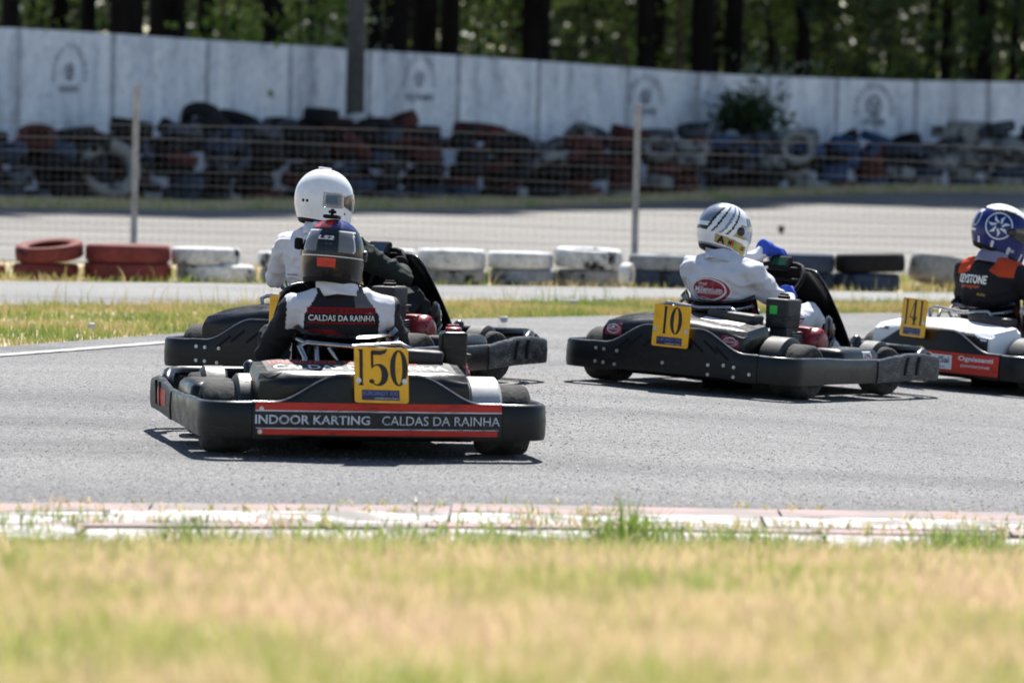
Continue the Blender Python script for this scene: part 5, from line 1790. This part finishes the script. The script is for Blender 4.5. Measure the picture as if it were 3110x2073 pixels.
d3 = driver(dict(label='driver in white suit with red oval back logo, blue gloves and patterned white helmet', th=-31, yaw=-60, zs=.675, zh=.842, lean=-.01, hx=-.060, hy=.345, seed=3.4, nod=-10, tip=0, fold=1.5,
                 grip=(108, -45), elbow=((-.34, .55, .50), (.26, .50, .40)), mats=['suit_white', 'pants_white', 'knit_white'], paint=paintC, glove='glove_blue', collar=('suit_white', .095, .085),
                 hpaint=helmC, hmats=['matt_black', 'helmet_white', 'helmet_black', 'helmet_gold', 'helmet_steel', 'helmet_pale'], visor='visor_clear'), K10)
decal_o = Vector((d3['sh'].x - .005, -.3, d3['sh'].z - .155))
w_ = .245; h_ = .145
for a_, b_, ox, oy, m_, off in ((.50, .50, 0, 0, 'sticker_white', .0022), (.465, .455, 0, 0, 'sticker_wine', .0032), (.425, .415, -.025, .02, 'sticker_white', .0042), (.385, .365, -.025, .03, 'sticker_wine', .0052)):
    decal('back_logo', disc(w_ * a_, h_ * b_, w_ * ox, h_ * oy), decal_o, (1, 0, 0), (0, 0, 1), m_, d3['body'], d3['bb'], off, .014, .9)
decal('back_logo', merge2([T('mill', w_ * .66, h_ * .22, -w_ * .02, h_ * .02), T('hotel', w_ * .2, h_ * .13, -w_ * .16, h_ * .23), rect(w_ * .62, h_ * .02, -w_ * .02, -h_ * .12), ring2(w_ * .09, h_ * .15, w_ * .075, h_ * .125, -w_ * .02, -h_ * .44), T('mm', w_ * .09, h_ * .15, -w_ * .02, -h_ * .44)]),
      decal_o, (1, 0, 0), (0, 0, 1), 'sticker_white', d3['body'], d3['bb'], .0065, .012, .9)
on_helm(d3, 120, .775, T('A', .046, .042, 0, 0), 'helmet_black', .002)
on_helm(d3, 92, .785, T('M2', .018, .026, -.018, 0), 'helmet_black', .002); on_helm(d3, 92, .785, rect(.014, .026, 0, 0), 'sticker_red', .002, 'stripe'); on_helm(d3, 92, .785, rect(.012, .026, .014, 0), 'sticker_green', .002, 'stripe')
on_helm(d3, 64, .80, T('G', .034, .022, 0, 0), 'helmet_black', .002)

def paintD(nm, dx, y, dz, q):            # 0 black 1 orange 2 collar
    if nm == 'neck': return 2
    if nm.startswith('leg'): return 0
    if dz > -.075 + .5 * max(0, .13 - abs(dx)) and .07 < abs(dx) < (.175 if dx < 0 else .215) and y < .38: return 1
    return 0
def helmD(ph, t, p):                     # 0 matt 1 blue 2 white 3 black 4 silver
    if t > .94: return 0
    if t < .29: return 2 if t < .25 + .03 * math.sin(R(ph * 3)) else 3
    if t > .80: return 4 if (ph % 36) < 7 else 1
    if abs(ph) > 160 and .3 < t < .7: return 4 if abs(t - .5) > .15 else 1
    return 1
d4 = driver(dict(label='driver in black suit with orange shoulders and blue helmet at the right frame edge', th=-43, yaw=-82, zs=.715, zh=.905, lean=.0, hx=-.03, hy=.37, seed=4.2, nod=-14,
                 elbow=((-.38, .46, .46), (.25, .46, .44)), mats=['suit_black', 'suit_orange', 'collar_grey'], paint=paintD, glove='glove_black', collar=('collar_grey', .098, .080),
                 hpaint=helmD, hmats=['matt_black', 'helmet_blue', 'helmet_white', 'helmet_black', 'helmet_pale'], visor='visor_dark', hs=(1.14, 1.15, 1.08)), K141)
on_back(d4, -.045, -.098, T('key', .225, .050, 0, 0, .15), 'sticker_white', .003)
on_back(d4, -.055, -.142, T('sporting', .15, .026), 'sticker_orange', .003)
on_back(d4, .03, -.185, T('race', .055, .018), 'sticker_tan', .003)
sp = [ring2(.080, .080, .072, .072)]
for k in range(7):
    a = 2 * math.pi * k / 7
    sp.append(stroke([(.018 * math.cos(a), .018 * math.sin(a)), (.042 * math.cos(a + .5), .042 * math.sin(a + .5)), (.066 * math.cos(a + .35), .066 * math.sin(a + .35))], [.010, .016, .002]))
on_helm(d4, 108, .47, merge2(sp), 'helmet_pale', .0025, 'side_emblem')
on_helm(d4, 165, .45, ring2(.030, .045, .025, .040), 'helmet_pale', .0025, 'rear_emblem')
on_helm(d4, 72, .84, T('arai', .05, .018, 0, 0), 'helmet_pale', .0025)
